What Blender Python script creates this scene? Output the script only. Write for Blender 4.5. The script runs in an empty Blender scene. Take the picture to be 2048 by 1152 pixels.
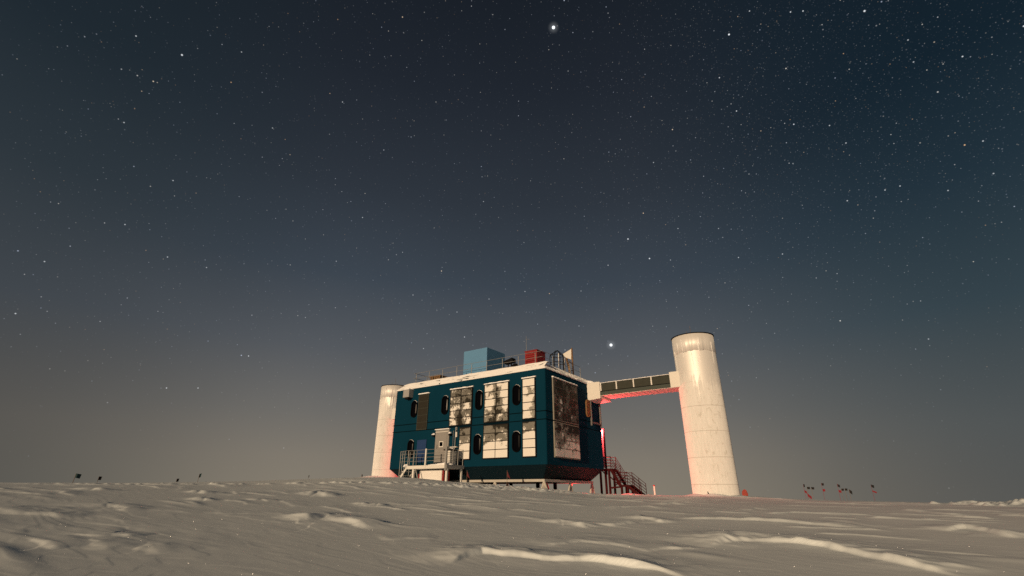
import bpy, bmesh, math, random
import numpy as np
from math import sin, cos, tan, atan2, pi, radians, degrees, hypot
from mathutils import Vector, Matrix
random.seed(7)
rng = np.random.default_rng(11)
SC = bpy.context.scene
COL = SC.collection

# ------------------------------------------------------------------ camera
CAM_F, CAM_PITCH, CAM_ROLL = 942.0, radians(23.45), radians(0.3)     # focal length in pixels of a 2048 wide frame
cd = bpy.data.cameras.new('camera')
cd.sensor_width = 36.0
cd.lens = 36.0 * CAM_F / 2048.0
cd.clip_start = 0.05
cd.clip_end = 20000
cam = bpy.data.objects.new('camera', cd)
COL.objects.link(cam)
_f = Vector((0, cos(CAM_PITCH), sin(CAM_PITCH)))
_r = Vector((1, 0, 0)); _u = _r.cross(_f)
r2 = _r * cos(CAM_ROLL) + _u * sin(CAM_ROLL)
u2 = -_r * sin(CAM_ROLL) + _u * cos(CAM_ROLL)
cam.matrix_world = Matrix((( r2.x, u2.x, -_f.x, 0), (r2.y, u2.y, -_f.y, 0), (r2.z, u2.z, -_f.z, 0), (0, 0, 0, 1)))
SC.camera = cam
SC.view_settings.view_transform = 'Standard'
SC.view_settings.look = 'None'
SC.view_settings.exposure = 0.0
SC.view_settings.gamma = 1.0
SC.view_settings.use_curve_mapping = False
SC.cycles.use_denoising = False
SC.cycles.max_bounces = 6
SC.cycles.sample_clamp_indirect = 1.5

# ------------------------------------------------------------------ moonlight (the one sun lamp)
MOON_AZ, MOON_EL = radians(-148.5), radians(8.9)
mdir = Vector((sin(MOON_AZ) * cos(MOON_EL), cos(MOON_AZ) * cos(MOON_EL), sin(MOON_EL)))
sd = bpy.data.lights.new('moon', 'SUN')
sd.energy = 3.5
sd.angle = radians(0.6)
sd.color = (1.0, 0.72, 0.45)
moon = bpy.data.objects.new('moon', sd)
COL.objects.link(moon)
moon.rotation_euler = mdir.to_track_quat('Z', 'Y').to_euler()

# ------------------------------------------------------------------ night sky
def lin(c):
    return tuple(((v / 255) / 12.92 if v / 255 < .04045 else ((v / 255 + .055) / 1.055) ** 2.4) for v in c) + (1,)

wd = bpy.data.worlds.new('World')
SC.world = wd
wd.use_nodes = True
NT = wd.node_tree
NT.nodes.clear()
def N(tp, **k):
    n = NT.nodes.new(tp)
    for a, b in k.items(): setattr(n, a, b)
    return n
LK = lambda a, b: NT.links.new(a, b)
out = N('ShaderNodeOutputWorld'); bg = N('ShaderNodeBackground')
LK(bg.outputs[0], out.inputs[0])
tc = N('ShaderNodeTexCoord')
DIR = tc.outputs['Generated']
sep = N('ShaderNodeSeparateXYZ'); LK(DIR, sep.inputs[0])
def mth(op, a, b=None, c=None, clamp=False):
    n = N('ShaderNodeMath', operation=op, use_clamp=clamp)
    for i, v in enumerate((a, b, c)):
        if v is None: continue
        if isinstance(v, (int, float)): n.inputs[i].default_value = v
        else: LK(v, n.inputs[i])
    return n.outputs[0]
def ramp(fac, stops):
    n = N('ShaderNodeValToRGB'); cr = n.color_ramp
    while len(cr.elements) < len(stops): cr.elements.new(0.5)
    for e, (p, c) in zip(cr.elements, stops):
        e.position = p; e.color = lin(c)
    LK(fac, n.inputs[0])
    return n.outputs[0]
def mixc(f, a, b, mode='MIX'):
    n = N('ShaderNodeMix', data_type='RGBA', blend_type=mode)
    if isinstance(f, (int, float)): n.inputs[0].default_value = f
    else: LK(f, n.inputs[0])
    for i, v in ((6, a), (7, b)):
        if isinstance(v, tuple): n.inputs[i].default_value = v
        else: LK(v, n.inputs[i])
    return n.outputs[2]
def mapr(v, a, b, c=0.0, d=1.0, smooth=True):
    n = N('ShaderNodeMapRange', interpolation_type='SMOOTHSTEP' if smooth else 'LINEAR')
    LK(v, n.inputs[0])
    for i, q in enumerate((a, b, c, d)): n.inputs[i + 1].default_value = q
    return n.outputs[0]
zc = mth('MAXIMUM', sep.outputs[2], 0.0)
# bearing east of the view axis: x / sqrt(x^2 + y^2)
hyp = mth('SQRT', mth('ADD', mth('MULTIPLY', sep.outputs[0], sep.outputs[0]), mth('MULTIPLY', sep.outputs[1], sep.outputs[1])))
sx = mth('DIVIDE', sep.outputs[0], mth('MAXIMUM', hyp, 0.01))
SKY_MID = [(0.0, (134, 126, 112)), (.06, (129, 122, 111)), (.14, (111, 109, 105)), (.26, (86, 90, 95)), (.40, (61, 70, 80)), (.55, (47, 54, 63)), (.72, (33, 39, 48)), (.85, (24, 30, 38)), (1.0, (20, 26, 33))]
SKY_WEST = [(0.0, (86, 85, 80)), (.10, (88, 86, 82)), (.27, (66, 72, 78)), (.45, (46, 55, 62)), (.62, (32, 42, 50)), (1.0, (20, 26, 33))]
SKY_EAST = [(0.0, (86, 87, 85)), (.10, (80, 85, 86)), (.27, (54, 69, 77)), (.45, (35, 51, 62)), (.6, (21, 36, 47)), (1.0, (20, 26, 33))]
west = mapr(sx, -0.38, -0.80)
east = mapr(sx, 0.25, 0.78)
sky = mixc(east, mixc(west, ramp(zc, SKY_MID), ramp(zc, SKY_WEST)), ramp(zc, SKY_EAST))
# faint uneven airglow
nz = N('ShaderNodeTexNoise'); LK(DIR, nz.inputs['Vector']); nz.inputs['Scale'].default_value = 2.2; nz.inputs['Detail'].default_value = 3
sky = mixc(1.0, sky, ramp(nz.outputs[0], [(0.3, (246, 246, 246)), (0.7, (255, 255, 255))]), 'MULTIPLY')
# stars: small dots at feature points of a 3D cell pattern, random size and tint, denser in the upper right
starlight = None
dens = mapr(sx, 0.05, 0.7, 0.0, 1.0)
dens = mth('MULTIPLY', dens, mapr(sep.outputs[2], 0.25, 0.6, 0.0, 1.0))
fade = mapr(sep.outputs[2], 0.02, 0.35, 0.12, 1.0)
for scale, r0, thr, dthr, amp in ((75, .00155, 0.80, .42, .75), (160, .0012, 0.70, .40, .38), (300, .0010, .84, .75, .15)):
    vo = N('ShaderNodeTexVoronoi', feature='F1'); LK(DIR, vo.inputs['Vector']); vo.inputs['Scale'].default_value = scale
    sc_ = N('ShaderNodeSeparateColor'); LK(vo.outputs['Color'], sc_.inputs[0])
    dist = mth('DIVIDE', vo.outputs['Distance'], scale)
    core = mapr(dist, 0.0, r0, 1.0, 0.0)
    pick = mth('GREATER_THAN', sc_.outputs[0], mth('SUBTRACT', thr, mth('MULTIPLY', dens, dthr)))
    br = mth('ADD', mth('MULTIPLY', mth('POWER', sc_.outputs[1], 5.0), 1.3), 0.12)
    v = mth('MULTIPLY', mth('MULTIPLY', core, pick), mth('MULTIPLY', br, amp))
    tint = ramp(sc_.outputs[2], [(0.0, (215, 228, 255)), (0.6, (255, 255, 255)), (0.86, (255, 245, 225)), (0.97, (255, 205, 150))])
    c = mixc(1.0, tint, (0, 0, 0, 1), 'MIX')
    nn = N('ShaderNodeVectorMath', operation='SCALE'); LK(tint, nn.inputs[0]); LK(mth('MULTIPLY', v, fade), nn.inputs['Scale'])
    if starlight is None: starlight = nn.outputs[0]
    else:
        ad = N('ShaderNodeVectorMath', operation='ADD'); LK(starlight, ad.inputs[0]); LK(nn.outputs[0], ad.inputs[1]); starlight = ad.outputs[0]
# the named bright stars, by direction
STARS = [(0.0743,0.6082,0.7903,3.0),(0.2049,0.9379,0.2798,3.2),(0.3736,0.5730,0.7294,1.8),(0.2374,0.8458,0.4778,1.5),(0.2794,0.8546,0.4377,1.5),(0.4058,0.6556,0.6369,1.4),(0.4967,0.7681,0.4041,1.2),(-0.5338,0.5480,0.6440,1.5),(-0.3192,0.6712,0.6690,1.1),(-0.4837,0.8451,0.2276,1.3),(-0.5753,0.6609,0.4819,1.1),(0.1116,0.9553,0.2737,1.0),(-0.0993,0.9491,0.2989,1.3),(-0.5776,0.5092,0.6381,1.2),(0.5399,0.4939,0.6817,1.6),(-0.5898,0.7196,0.3666,1.1),(-0.5440,0.7558,0.3645,1.0),(-0.6150,0.5805,0.5336,1.1),(-0.1826,0.9448,0.2722,1.1),(0.3294,0.8114,0.4828,1.1),(0.2775,0.7524,0.5975,1.1),(0.5360,0.6208,0.5722,1.2),(0.5597,0.6277,0.5410,1.2),(0.6119,0.6445,0.4585,1.2),(0.6263,0.6315,0.4572,1.2),(0.6496,0.4902,0.5812,1.4),(0.6708,0.6044,0.4297,1.1),(0.7039,0.5643,0.4315,1.1),(0.4323,0.8013,0.4136,1.2),(0.3983,0.7881,0.4694,1.0),(-0.0604,0.8291,0.5558,1.0),(-0.4588,0.5720,0.6799,1.0),(0.4382,0.7160,0.5434,0.9),(0.4985,0.6792,0.5388,0.9),(0.4677,0.5189,0.7155,1.4),(0.4521,0.5249,0.7212,1.4),(0.3962,0.5394,0.7430,1.2),(0.5949,0.5013,0.6283,1.1),(0.6076,0.5180,0.6021,1.1),(0.6894,0.5463,0.4758,1.2),(-0.7248,0.6473,0.2360,1.2),(-0.7041,0.6362,0.3154,1.1),(-0.6320,0.6651,0.3978,1.1),(-0.3002,0.8101,0.5036,1.1),(-0.2056,0.9039,0.3751,1.1),(-0.5821,0.7975,0.1587,1.2),(-0.5453,0.8221,0.1638,1.1),(-0.1156,0.9304,0.3478,1.1),(-0.0486,0.9254,0.3757,1.1),(0.0276,0.9199,0.3911,1.1),(0.1450,0.9099,0.3887,1.0),(0.3181,0.8451,0.4297,1.0),(-0.4353,0.6682,0.6033,1.0),(0.6607,0.7158,0.2261,1.0),(0.1408,0.9368,0.3204,1.0),]
acc = None
for x, y, z, s in STARS:
    dn = N('ShaderNodeVectorMath', operation='DISTANCE'); LK(DIR, dn.inputs[0]); dn.inputs[1].default_value = Vector((x, y, z)).normalized()
    rad = .0014 if s < 1.45 else (.0019 if s < 2 else .0036)
    v = mapr(dn.outputs['Value'], 0.25 * rad, rad, (.34 * s * s if s < 2 else 2.2), 0.0)
    if s > 2: v = mth('ADD', v, mapr(dn.outputs['Value'], 0.0, .012, .10, 0.0))
    acc = v if acc is None else mth('ADD', acc, v)
nn = N('ShaderNodeVectorMath', operation='SCALE'); nn.inputs[0].default_value = (.93, .97, 1.0); LK(acc, nn.inputs['Scale'])
ad = N('ShaderNodeVectorMath', operation='ADD'); LK(starlight, ad.inputs[0]); LK(nn.outputs[0], ad.inputs[1])
a2 = N('ShaderNodeVectorMath', operation='ADD'); LK(sky, a2.inputs[0]); LK(ad.outputs[0], a2.inputs[1])
LK(a2.outputs[0], bg.inputs[0]); bg.inputs[1].default_value = 1.0
try: wd.cycles.sample_map_resolution = 1024
except Exception: pass

# ------------------------------------------------------------------ materials
def mat(name, base=(.5, .5, .5), rough=.6, metal=0.0, spec=.5, build=None):
    m = bpy.data.materials.new(name); m.use_nodes = True
    nt = m.node_tree; b = nt.nodes['Principled BSDF']
    b.inputs['Base Color'].default_value = (*base, 1)
    b.inputs['Roughness'].default_value = rough
    b.inputs['Metallic'].default_value = metal
    b.inputs['Specular IOR Level'].default_value = spec
    if 'Diffuse Roughness' in b.inputs: b.inputs['Diffuse Roughness'].default_value = rough if rough > .55 else 0.0
    if build: build(nt, b)
    return m
class G:
    "tiny node-graph helper for one material"
    def __init__(s, nt): s.nt = nt
    def n(s, tp, **k):
        q = s.nt.nodes.new(tp)
        for a, b in k.items(): setattr(q, a, b)
        return q
    def l(s, a, b): s.nt.links.new(a, b)
    def coord(s, which='Object', scale=(1, 1, 1), loc=(0, 0, 0)):
        t = s.n('ShaderNodeTexCoord'); mp = s.n('ShaderNodeMapping')
        s.l(t.outputs[which], mp.inputs[0]); mp.inputs['Scale'].default_value = scale; mp.inputs['Location'].default_value = loc
        return mp.outputs[0]
    def noise(s, vec, scale=5, detail=4, rough=.55, dist=0):
        q = s.n('ShaderNodeTexNoise'); s.l(vec, q.inputs['Vector'])
        q.inputs['Scale'].default_value = scale; q.inputs['Detail'].default_value = detail
        q.inputs['Roughness'].default_value = rough; q.inputs['Distortion'].default_value = dist
        return q.outputs[0]
    def ramp(s, fac, stops, interp='LINEAR'):
        q = s.n('ShaderNodeValToRGB'); cr = q.color_ramp; cr.interpolation = interp
        while len(cr.elements) < len(stops): cr.elements.new(.5)
        for e, (p, c) in zip(cr.elements, stops):
            e.position = p; e.color = (c, c, c, 1) if isinstance(c, (int, float)) else (*c, 1)
        s.l(fac, q.inputs[0]); return q.outputs[0]
    def mix(s, f, a, b, mode='MIX'):
        q = s.n('ShaderNodeMix', data_type='RGBA', blend_type=mode)
        if isinstance(f, (int, float)): q.inputs[0].default_value = f
        else: s.l(f, q.inputs[0])
        for i, v in ((6, a), (7, b)):
            if isinstance(v, tuple): q.inputs[i].default_value = (*v[:3], 1)
            else: s.l(v, q.inputs[i])
        return q.outputs[2]
    def m(s, op, a, b=0.0, clamp=False):
        q = s.n('ShaderNodeMath', operation=op, use_clamp=clamp)
        for i, v in enumerate((a, b)):
            if isinstance(v, (int, float)): q.inputs[i].default_value = v
            else: s.l(v, q.inputs[i])
        return q.outputs[0]
    def bump(s, h, bsdf, strength=.3, dist=.02):
        q = s.n('ShaderNodeBump'); s.l(h, q.inputs['Height']); q.inputs['Strength'].default_value = strength; q.inputs['Distance'].default_value = dist
        s.l(q.outputs[0], bsdf.inputs['Normal'])

def varied(base, amt=.12, scale=3.0, stretch=(1, 1, 1), bump=.15, rough=.6, metal=0.0, spec=.4, name='m', dist=.01):
    def b(nt, bs):
        g = G(nt); v = g.coord('Object', stretch)
        n1 = g.noise(v, scale, 5); n2 = g.noise(v, scale * 9, 3)
        lo = tuple(c * (1 - amt) for c in base); hi = tuple(min(1, c * (1 + amt)) for c in base)
        g.l(g.mix(g.m('ADD', g.m('MULTIPLY', n1, .7), g.m('MULTIPLY', n2, .3)), lo, hi), bs.inputs['Base Color'])
        if bump: g.bump(n2, bs, bump, dist)
    return mat(name, base, rough, metal, spec, b)

def snow_build(nt, bs):
    g = G(nt); v = g.coord('Object')
    n1 = g.noise(v, .35, 4); n2 = g.noise(v, 5, 5); n3 = g.noise(v, 60, 3)
    g.l(g.mix(n1, (.76, .825, .85), (.83, .90, .93)), bs.inputs['Base Color'])
    h = g.m('ADD', g.m('MULTIPLY', n2, .05), g.m('MULTIPLY', n3, .010))
    g.bump(h, bs, .30, .18)
M = {}
M['snow'] = mat('wind packed snow', (.8, .81, .82), .85, 0, .15, snow_build)
if 'Diffuse Roughness' in M['snow'].node_tree.nodes['Principled BSDF'].inputs: M['snow'].node_tree.nodes['Principled BSDF'].inputs['Diffuse Roughness'].default_value = 0.0
M['loose_snow'] = varied((.82, .82, .83), .06, 2.5, bump=.5, rough=.9, spec=.1, name='drift snow', dist=.05)
def teal_build(nt, bs):
    g = G(nt); v = g.coord('Object', (1, 1, .25))
    n1 = g.noise(v, 1.1, 5); n2 = g.noise(g.coord('Object', (6, 6, .4)), 2, 4)
    c = g.mix(g.m('ADD', g.m('MULTIPLY', n1, .6), g.m('MULTIPLY', n2, .4)), (.0012, .029, .054), (.0032, .042, .076))
    # scattered frost dust
    d = g.ramp(g.noise(g.coord('Object'), 14, 6, .75), [(.66, 0.0), (.80, .05)])
    g.l(g.mix(d, c, (.5, .5, .5)), bs.inputs['Base Color'])
    # vertical joints between the wall sheets every 1.2 m
    s = g.n('ShaderNodeSeparateXYZ'); g.l(g.coord('Object'), s.inputs[0])
    fx = g.m('ABSOLUTE', g.m('SUBTRACT', g.m('FRACT', g.m('DIVIDE', g.m('ADD', s.outputs[0], s.outputs[1]), 1.22)), .5))
    j = g.ramp(fx, [(0.0, 0.0), (.006, 0.0), (.012, 1.0)])
    q = g.m('ADD', g.m('MULTIPLY', n2, .15), j)
    g.bump(q, bs, .35, .006)
M['teal'] = mat('teal painted cladding', (.006, .06, .085), .8, 0, .05, teal_build)
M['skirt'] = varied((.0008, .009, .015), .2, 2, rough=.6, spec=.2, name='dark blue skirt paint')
M['rimed_frame'] = varied((.26, .245, .21), .35, 7, rough=.7, name='rime dusted frame')
M['dull_steel'] = varied((.13, .13, .13), .2, 6, rough=.6, name='dull grey steel')
M['worn_steel'] = varied((.48, .46, .42), .2, 5, rough=.7, name='worn pale steel')
M['trim'] = mat('dark seam trim', (.002, .008, .011), .8, 0, .02)
M['silver_pipe'] = varied((.27, .27, .265), .15, 6, rough=.5, metal=.3, name='galvanised steel tube')
M['white_steel'] = varied((.70, .69, .66), .12, 5, rough=.6, name='frosted white steel')
M['beige'] = varied((.72, .70, .66), .05, 2, rough=.7, name='off white insulated panel', bump=.1)
M['dark_metal'] = varied((.010, .010, .011), .3, 6, rough=.7, spec=.05, name='dark steel')
M['stair_steel'] = varied((.032, .004, .005), .3, 6, rough=.7, spec=.08, name='dark stair steel with red glow')  # red lamp light on the stairs is tinted into this dark base colour
M['window_rim'] = mat('black rubber window frame', (.003, .003, .0035), .7, 0, .04)
M['window_glass'] = mat('dark window glass', (.002, .002, .003), .22, 0, .035)
M['grey_door'] = varied((.27, .26, .25), .12, 3, rough=.6, name='grey door paint')
M['grey_box'] = varied((.33, .33, .33), .15, 5, rough=.6, name='grey sheet metal')
M['blue_panel'] = varied((.004, .035, .13), .15, 2, rough=.6, name='deep blue panel')
M['blue_box'] = varied((.105, .265, .45), .08, 1.5, rough=.65, name='pale blue painted plywood', bump=.1)
M['red_box'] = varied((.24, .014, .016), .2, 3, rough=.6, name='dark red paint')
M['brown'] = varied((.22, .13, .06), .25, 4, rough=.7, name='brown weathered wood')
M['orange_brown'] = varied((.20, .10, .035), .12, 4, rough=.6, name='ochre hatch cover')
M['bridge_panel'] = varied((.052, .056, .046), .3, 2.5, rough=.7, spec=.1, name='dark olive bridge panel')
M['bridge_beam'] = varied((.075, .09, .08), .2, 3, rough=.7, spec=.1, name='grey green bridge beam')
M['marker_red'] = varied((.20, .018, .028), .2, 8, rough=.8, name='dull red cloth')
M['red_cloth'] = varied((.45, .02, .03), .15, 8, rough=.8, name='red cloth')
M['faded_red'] = varied((.11, .014, .018), .2, 8, rough=.8, name='faded red cloth')
M['orange_cloth'] = varied((.34, .06, .045), .15, 8, rough=.8, name='orange cloth')
M['black_cloth'] = varied((.012, .014, .015), .2, 8, rough=.8, name='black cloth')
M['teal_cloth'] = varied((.015, .055, .065), .2, 8, rough=.8, name='dark green cloth')
M['bamboo'] = varied((.18, .12, .08), .2, 8, rough=.8, name='bamboo cane')
M['tank'] = varied((.72, .70, .68), .08, 2, rough=.6, name='white tank paint')
def lamp_mat():
    m = bpy.data.materials.new('red lamp glass'); m.use_nodes = True
    nt = m.node_tree; b = nt.nodes['Principled BSDF']
    b.inputs['Base Color'].default_value = (.6, .02, .02, 1)
    b.inputs['Emission Color'].default_value = (1, .03, .03, 1); b.inputs['Emission Strength'].default_value = 6
    return m
M['red_lamp'] = lamp_mat()

def metal_tower_build(nt, bs):
    g = G(nt)
    streak = g.noise(g.coord('Object', (3.2, 3.2, .16)), 2.6, 6, .65)
    fine = g.noise(g.coord('Object', (9, 9, .35)), 3.5, 4, .6)
    blot = g.noise(g.coord('Object', (1, 1, .6)), 1.3, 5, .6, .3)
    s = g.n('ShaderNodeSeparateXYZ'); g.l(g.coord('Object'), s.inputs[0])
    # bare shiny metal towards the top, frost below (frost has settled up to about three quarters of the height)
    hgt = g.m('MULTIPLY', g.m('SUBTRACT', s.outputs[2], 5.8), .13, True)
    f = g.m('SUBTRACT', g.m('ADD', g.m('MULTIPLY', streak, .55), g.m('MULTIPLY', blot, .55)), hgt)
    frost = g.ramp(f, [(.36, 0.0), (.46, .85), (.60, 1.0)])
    mott = g.noise(g.coord('Object', (1.5, 1.5, 1.0)), 2.2, 7, .7, .5)
    frostc = g.mix(fine, (.56, .55, .53), (.88, .88, .87))
    frostc = g.mix(g.ramp(mott, [(.57, 0.0), (.66, .45)]), frostc, (.40, .37, .31))
    sr = g.m('ABSOLUTE', g.m('SUBTRACT', g.m('FRACT', g.m('DIVIDE', g.m('ADD', s.outputs[2], .12), 1.62)), .5))
    frostc = g.mix(g.ramp(sr, [(.0, .45), (.010, .35), (.016, 0.0)]), frostc, (.25, .22, .18))
    g.l(g.mix(frost, (.80, .79, .77), frostc), bs.inputs['Base Color'])
    g.l(g.ramp(frost, [(0, .38), (1, .0)]), bs.inputs['Metallic'])
    g.l(g.ramp(frost, [(0, .58), (1, .95)]), bs.inputs['Roughness'])
    g.bump(g.m('ADD', g.m('MULTIPLY', fine, .4), frost), bs, .35, .012)
M['tower'] = mat('frosted galvanised tower', (.7, .68, .65), .6, 0, .5, metal_tower_build)

def frost_panel(name, a, bz, cx, seed, contrast=1.0, mid=.20, nc=2, nr=5, ax=0, dk=.24, seam=.22):
    "dark solar module partly covered with rime: cover = a + bz * height + cx * across + noise"
    def b(nt, bs):
        g = G(nt)
        s = g.n('ShaderNodeSeparateXYZ'); g.l(g.coord('Generated'), s.inputs[0])
        cell = g.n('ShaderNodeCombineXYZ')
        g.l(g.m('FLOOR', g.m('MULTIPLY', s.outputs[ax], nc - .001)), cell.inputs[0]); g.l(g.m('FLOOR', g.m('MULTIPLY', s.outputs[2], nr - .001)), cell.inputs[1]); cell.inputs[2].default_value = seed
        wn = g.n('ShaderNodeTexWhiteNoise'); wn.noise_dimensions = '3D'; g.l(cell.outputs[0], wn.inputs['Vector'])
        off = g.n('ShaderNodeVectorMath', operation='SCALE'); g.l(wn.outputs['Color'], off.inputs[0]); off.inputs['Scale'].default_value = .45
        vv = g.n('ShaderNodeVectorMath', operation='ADD'); g.l(g.coord('Object', (1, 1, 1), (seed * 3.7, seed * 1.3, seed * 2.1)), vv.inputs[0]); g.l(off.outputs[0], vv.inputs[1])
        v = vv.outputs[0]
        n1 = g.noise(v, 1.35, 2, .45, .0); n2 = g.noise(v, 9.0, 4, .6, .0)
        f = g.m('ADD', g.m('MULTIPLY', g.m('ADD', g.m('MULTIPLY', n1, .7), g.m('MULTIPLY', n2, .3)), 2.4 * contrast), a - 1.2 * contrast)
        f = g.m('ADD', f, g.m('ADD', g.m('MULTIPLY', s.outputs[2], bz), g.m('MULTIPLY', s.outputs[0], cx)))
        f = g.m('ADD', f, g.m('MULTIPLY', g.m('SUBTRACT', wn.outputs['Value'], .5), .16))
        if nc == 2:
            q = g.m('SUBTRACT', s.outputs[ax], .5)
            f = g.m('SUBTRACT', f, g.m('MULTIPLY', g.m('POWER', 2.718, g.m('MULTIPLY', g.m('MULTIPLY', q, q), -45.0)), seam))
        def edge(o, n):
            q = g.m('ABSOLUTE', g.m('SUBTRACT', g.m('MULTIPLY', g.m('FRACT', g.m('MULTIPLY', o, n)), 2.0), 1.0))
            return g.m('POWER', q, 7.0)
        f = g.m('SUBTRACT', f, g.m('MULTIPLY', g.m('MAXIMUM', edge(s.outputs[ax], nc), edge(s.outputs[2], nr)), .13))
        dark = g.mix(g.noise(v, 9, 4), (.016, .015, .011), (.040, .036, .026))
        c = g.mix(g.ramp(f, [(dk, 0.0), (dk + .07, 1.0)]), dark, g.mix(g.noise(v, 14, 3), (mid * .6, mid * .57, mid * .47), (mid * 1.4, mid * 1.35, mid * 1.22)))
        c = g.mix(g.ramp(f, [(.52, 0.0), (.585, 1.0)]), c, (.76, .74, .70))
        g.l(c, bs.inputs['Base Color'])
        g.l(g.ramp(f, [(.40, .5), (.5, .8)]), bs.inputs['Roughness'])
        g.bump(g.ramp(f, [(.40, 0.0), (.60, 1.0)]), bs, .5, .015)
    return mat(name, (.1, .1, .1), .6, 0, .18, b)

def roof_build(nt, bs, lo=.37):
    g = G(nt)
    f = g.noise(g.coord('Object', (.55, 1.6, 2.0)), 1.9, 6, .6, .8)
    c = g.mix(g.ramp(f, [(lo, 0.0), (lo + .03, 1.0)]), (.02, .045, .055), (.80, .80, .80))
    g.l(c, bs.inputs['Base Color']); g.bump(g.ramp(f, [(.35, 0.0), (.55, 1.0)]), bs, .6, .05)
M['roof_drift'] = mat('roof drift snow', (.7, .7, .7), .85, 0, .1, lambda nt, bs: roof_build(nt, bs, .325))
M['roof'] = mat('snow streaked roof', (.7, .7, .7), .8, 0, .2, roof_build)

# ------------------------------------------------------------------ object helpers
class MB:
    "collects boxes, tubes and prisms in a common frame; build() links them as one mesh object"
    def __init__(s): s.v = []; s.f = []; s.sm = []
    def add(s, vs, fs, smooth=False):
        o = len(s.v); s.v += [tuple(q) for q in vs]; s.f += [tuple(i + o for i in q) for q in fs]; s.sm += [smooth] * len(fs); return s
    def box(s, x0, y0, z0, x1, y1, z1):
        x0, x1 = sorted((x0, x1)); y0, y1 = sorted((y0, y1)); z0, z1 = sorted((z0, z1))
        return s.add([(x0, y0, z0), (x1, y0, z0), (x1, y1, z0), (x0, y1, z0), (x0, y0, z1), (x1, y0, z1), (x1, y1, z1), (x0, y1, z1)],
                     [(0, 3, 2, 1), (4, 5, 6, 7), (0, 1, 5, 4), (1, 2, 6, 5), (2, 3, 7, 6), (3, 0, 4, 7)])
    def hexa(s, p):
        return s.add(p, [(0, 3, 2, 1), (4, 5, 6, 7), (0, 1, 5, 4), (1, 2, 6, 5), (2, 3, 7, 6), (3, 0, 4, 7)])
    def tube(s, a, b, r, n=8, r2=None):
        a = Vector(a); b = Vector(b); d = (b - a)
        if d.length < 1e-6: return s
        d.normalize(); t = Vector((0, 0, 1)) if abs(d.z) < .9 else Vector((1, 0, 0))
        e1 = d.cross(t).normalized(); e2 = d.cross(e1); r2 = r if r2 is None else r2
        vs = [a + (e1 * cos(2 * pi * i / n) + e2 * sin(2 * pi * i / n)) * r for i in range(n)] + [b + (e1 * cos(2 * pi * i / n) + e2 * sin(2 * pi * i / n)) * r2 for i in range(n)]
        s.add(vs, [(i, i + n, (i + 1) % n + n, (i + 1) % n) for i in range(n)], True)
        return s.add(vs, [tuple(range(n)), tuple(range(2 * n - 1, n - 1, -1))])
    def path(s, pts, r, n=8):
        for a, b in zip(pts, pts[1:]): s.tube(a, b, r, n)
        return s
    def beam(s, a, b, w, h):
        "rectangular bar, w across (horizontal), h in its own plane"
        a = Vector(a); b = Vector(b); d = (b - a).normalized()
        t = Vector((0, 0, 1)) if abs(d.z) < .95 else Vector((0, 1, 0))
        e1 = d.cross(t).normalized() * w / 2; e2 = e1.cross(d).normalized() * h / 2
        q = [a - e1 - e2, a + e1 - e2, b + e1 - e2, b - e1 - e2, a - e1 + e2, a + e1 + e2, b + e1 + e2, b - e1 + e2]
        return s.hexa(q)
    def prism(s, loop, axis, depth):
        "loop of (a, z) in the plane facing `axis` ('y': a = x), extruded along it from c0 to c1"
        c0, c1 = depth; n = len(loop)
        P = (lambda a, z, c: (a, c, z)) if axis == 'y' else (lambda a, z, c: (c, a, z))
        vs = [P(a, z, c0) for a, z in loop] + [P(a, z, c1) for a, z in loop]
        return s.add(vs, [tuple(range(n)), tuple(range(2 * n - 1, n - 1, -1))] + [(i, i + n, (i + 1) % n + n, (i + 1) % n) for i in range(n)])
    def lathe(s, cx, cy, prof, n=96, smooth=True):
        for (ra, za), (rb, zb) in zip(prof, prof[1:]):
            vs = [(cx + ra * cos(2 * pi * i / n), cy + ra * sin(2 * pi * i / n), za) for i in range(n)] + [(cx + rb * cos(2 * pi * i / n), cy + rb * sin(2 * pi * i / n), zb) for i in range(n)]
            s.add(vs, [(i, (i + 1) % n, (i + 1) % n + n, i + n) for i in range(n)], smooth)
        return s
    def build(s, name, m, root=None, bevel=0.0, frame=None):
        me = bpy.data.meshes.new(name)
        org = Vector(root['_org']) if root is not None and '_org' in root else Vector((0, 0, 0))
        if frame is not None: org = Vector(frame)
        me.from_pydata([tuple(Vector(v) - org) for v in s.v], [], s.f)
        me.polygons.foreach_set('use_smooth', s.sm)
        bm = bmesh.new(); bm.from_mesh(me)
        bmesh.ops.recalc_face_normals(bm, faces=bm.faces)
        bm.to_mesh(me); bm.free()
        me.materials.append(m if not isinstance(m, str) else M[m])
        o = bpy.data.objects.new(name, me); COL.objects.link(o)
        if root is not None:
            o.parent = root; o['_org'] = tuple(org)
        if bevel:
            b = o.modifiers.new('edge', 'BEVEL'); b.width = bevel; b.segments = 2; b.limit_method = 'ANGLE'; b.angle_limit = radians(50)
        return o

AZ = radians(35.2)
C0 = Vector((2.28219, 31.91852, 0.0))          # foot of the building's near corner, at camera height
def to_world(l):
    x, y, z = l
    return Vector((C0.x + x * cos(AZ) + y * sin(AZ), C0.y - x * sin(AZ) + y * cos(AZ), z))
def tag(o, label, cat, group=None):
    o['label'] = label; o['category'] = cat
    if group: o['group'] = group
    return o
def thing(name, label, cat, org, group=None):
    "an Empty at the thing's base, in the building's frame (x right along the front, y to the back, z up)"
    o = bpy.data.objects.new(name, None); COL.objects.link(o)
    o.empty_display_size = .3
    o.location = to_world(org); o.rotation_euler = (0, 0, -AZ)
    o['_org'] = tuple(float(v) for v in org)
    return tag(o, label, cat, group)
def solo(name, mb, m, org, label, cat, group=None, bevel=0):
    o = mb.build(name, m, None, bevel, frame=org)
    o.location = to_world(org); o.rotation_euler = (0, 0, -AZ)
    return tag(o, label, cat, group)

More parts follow.
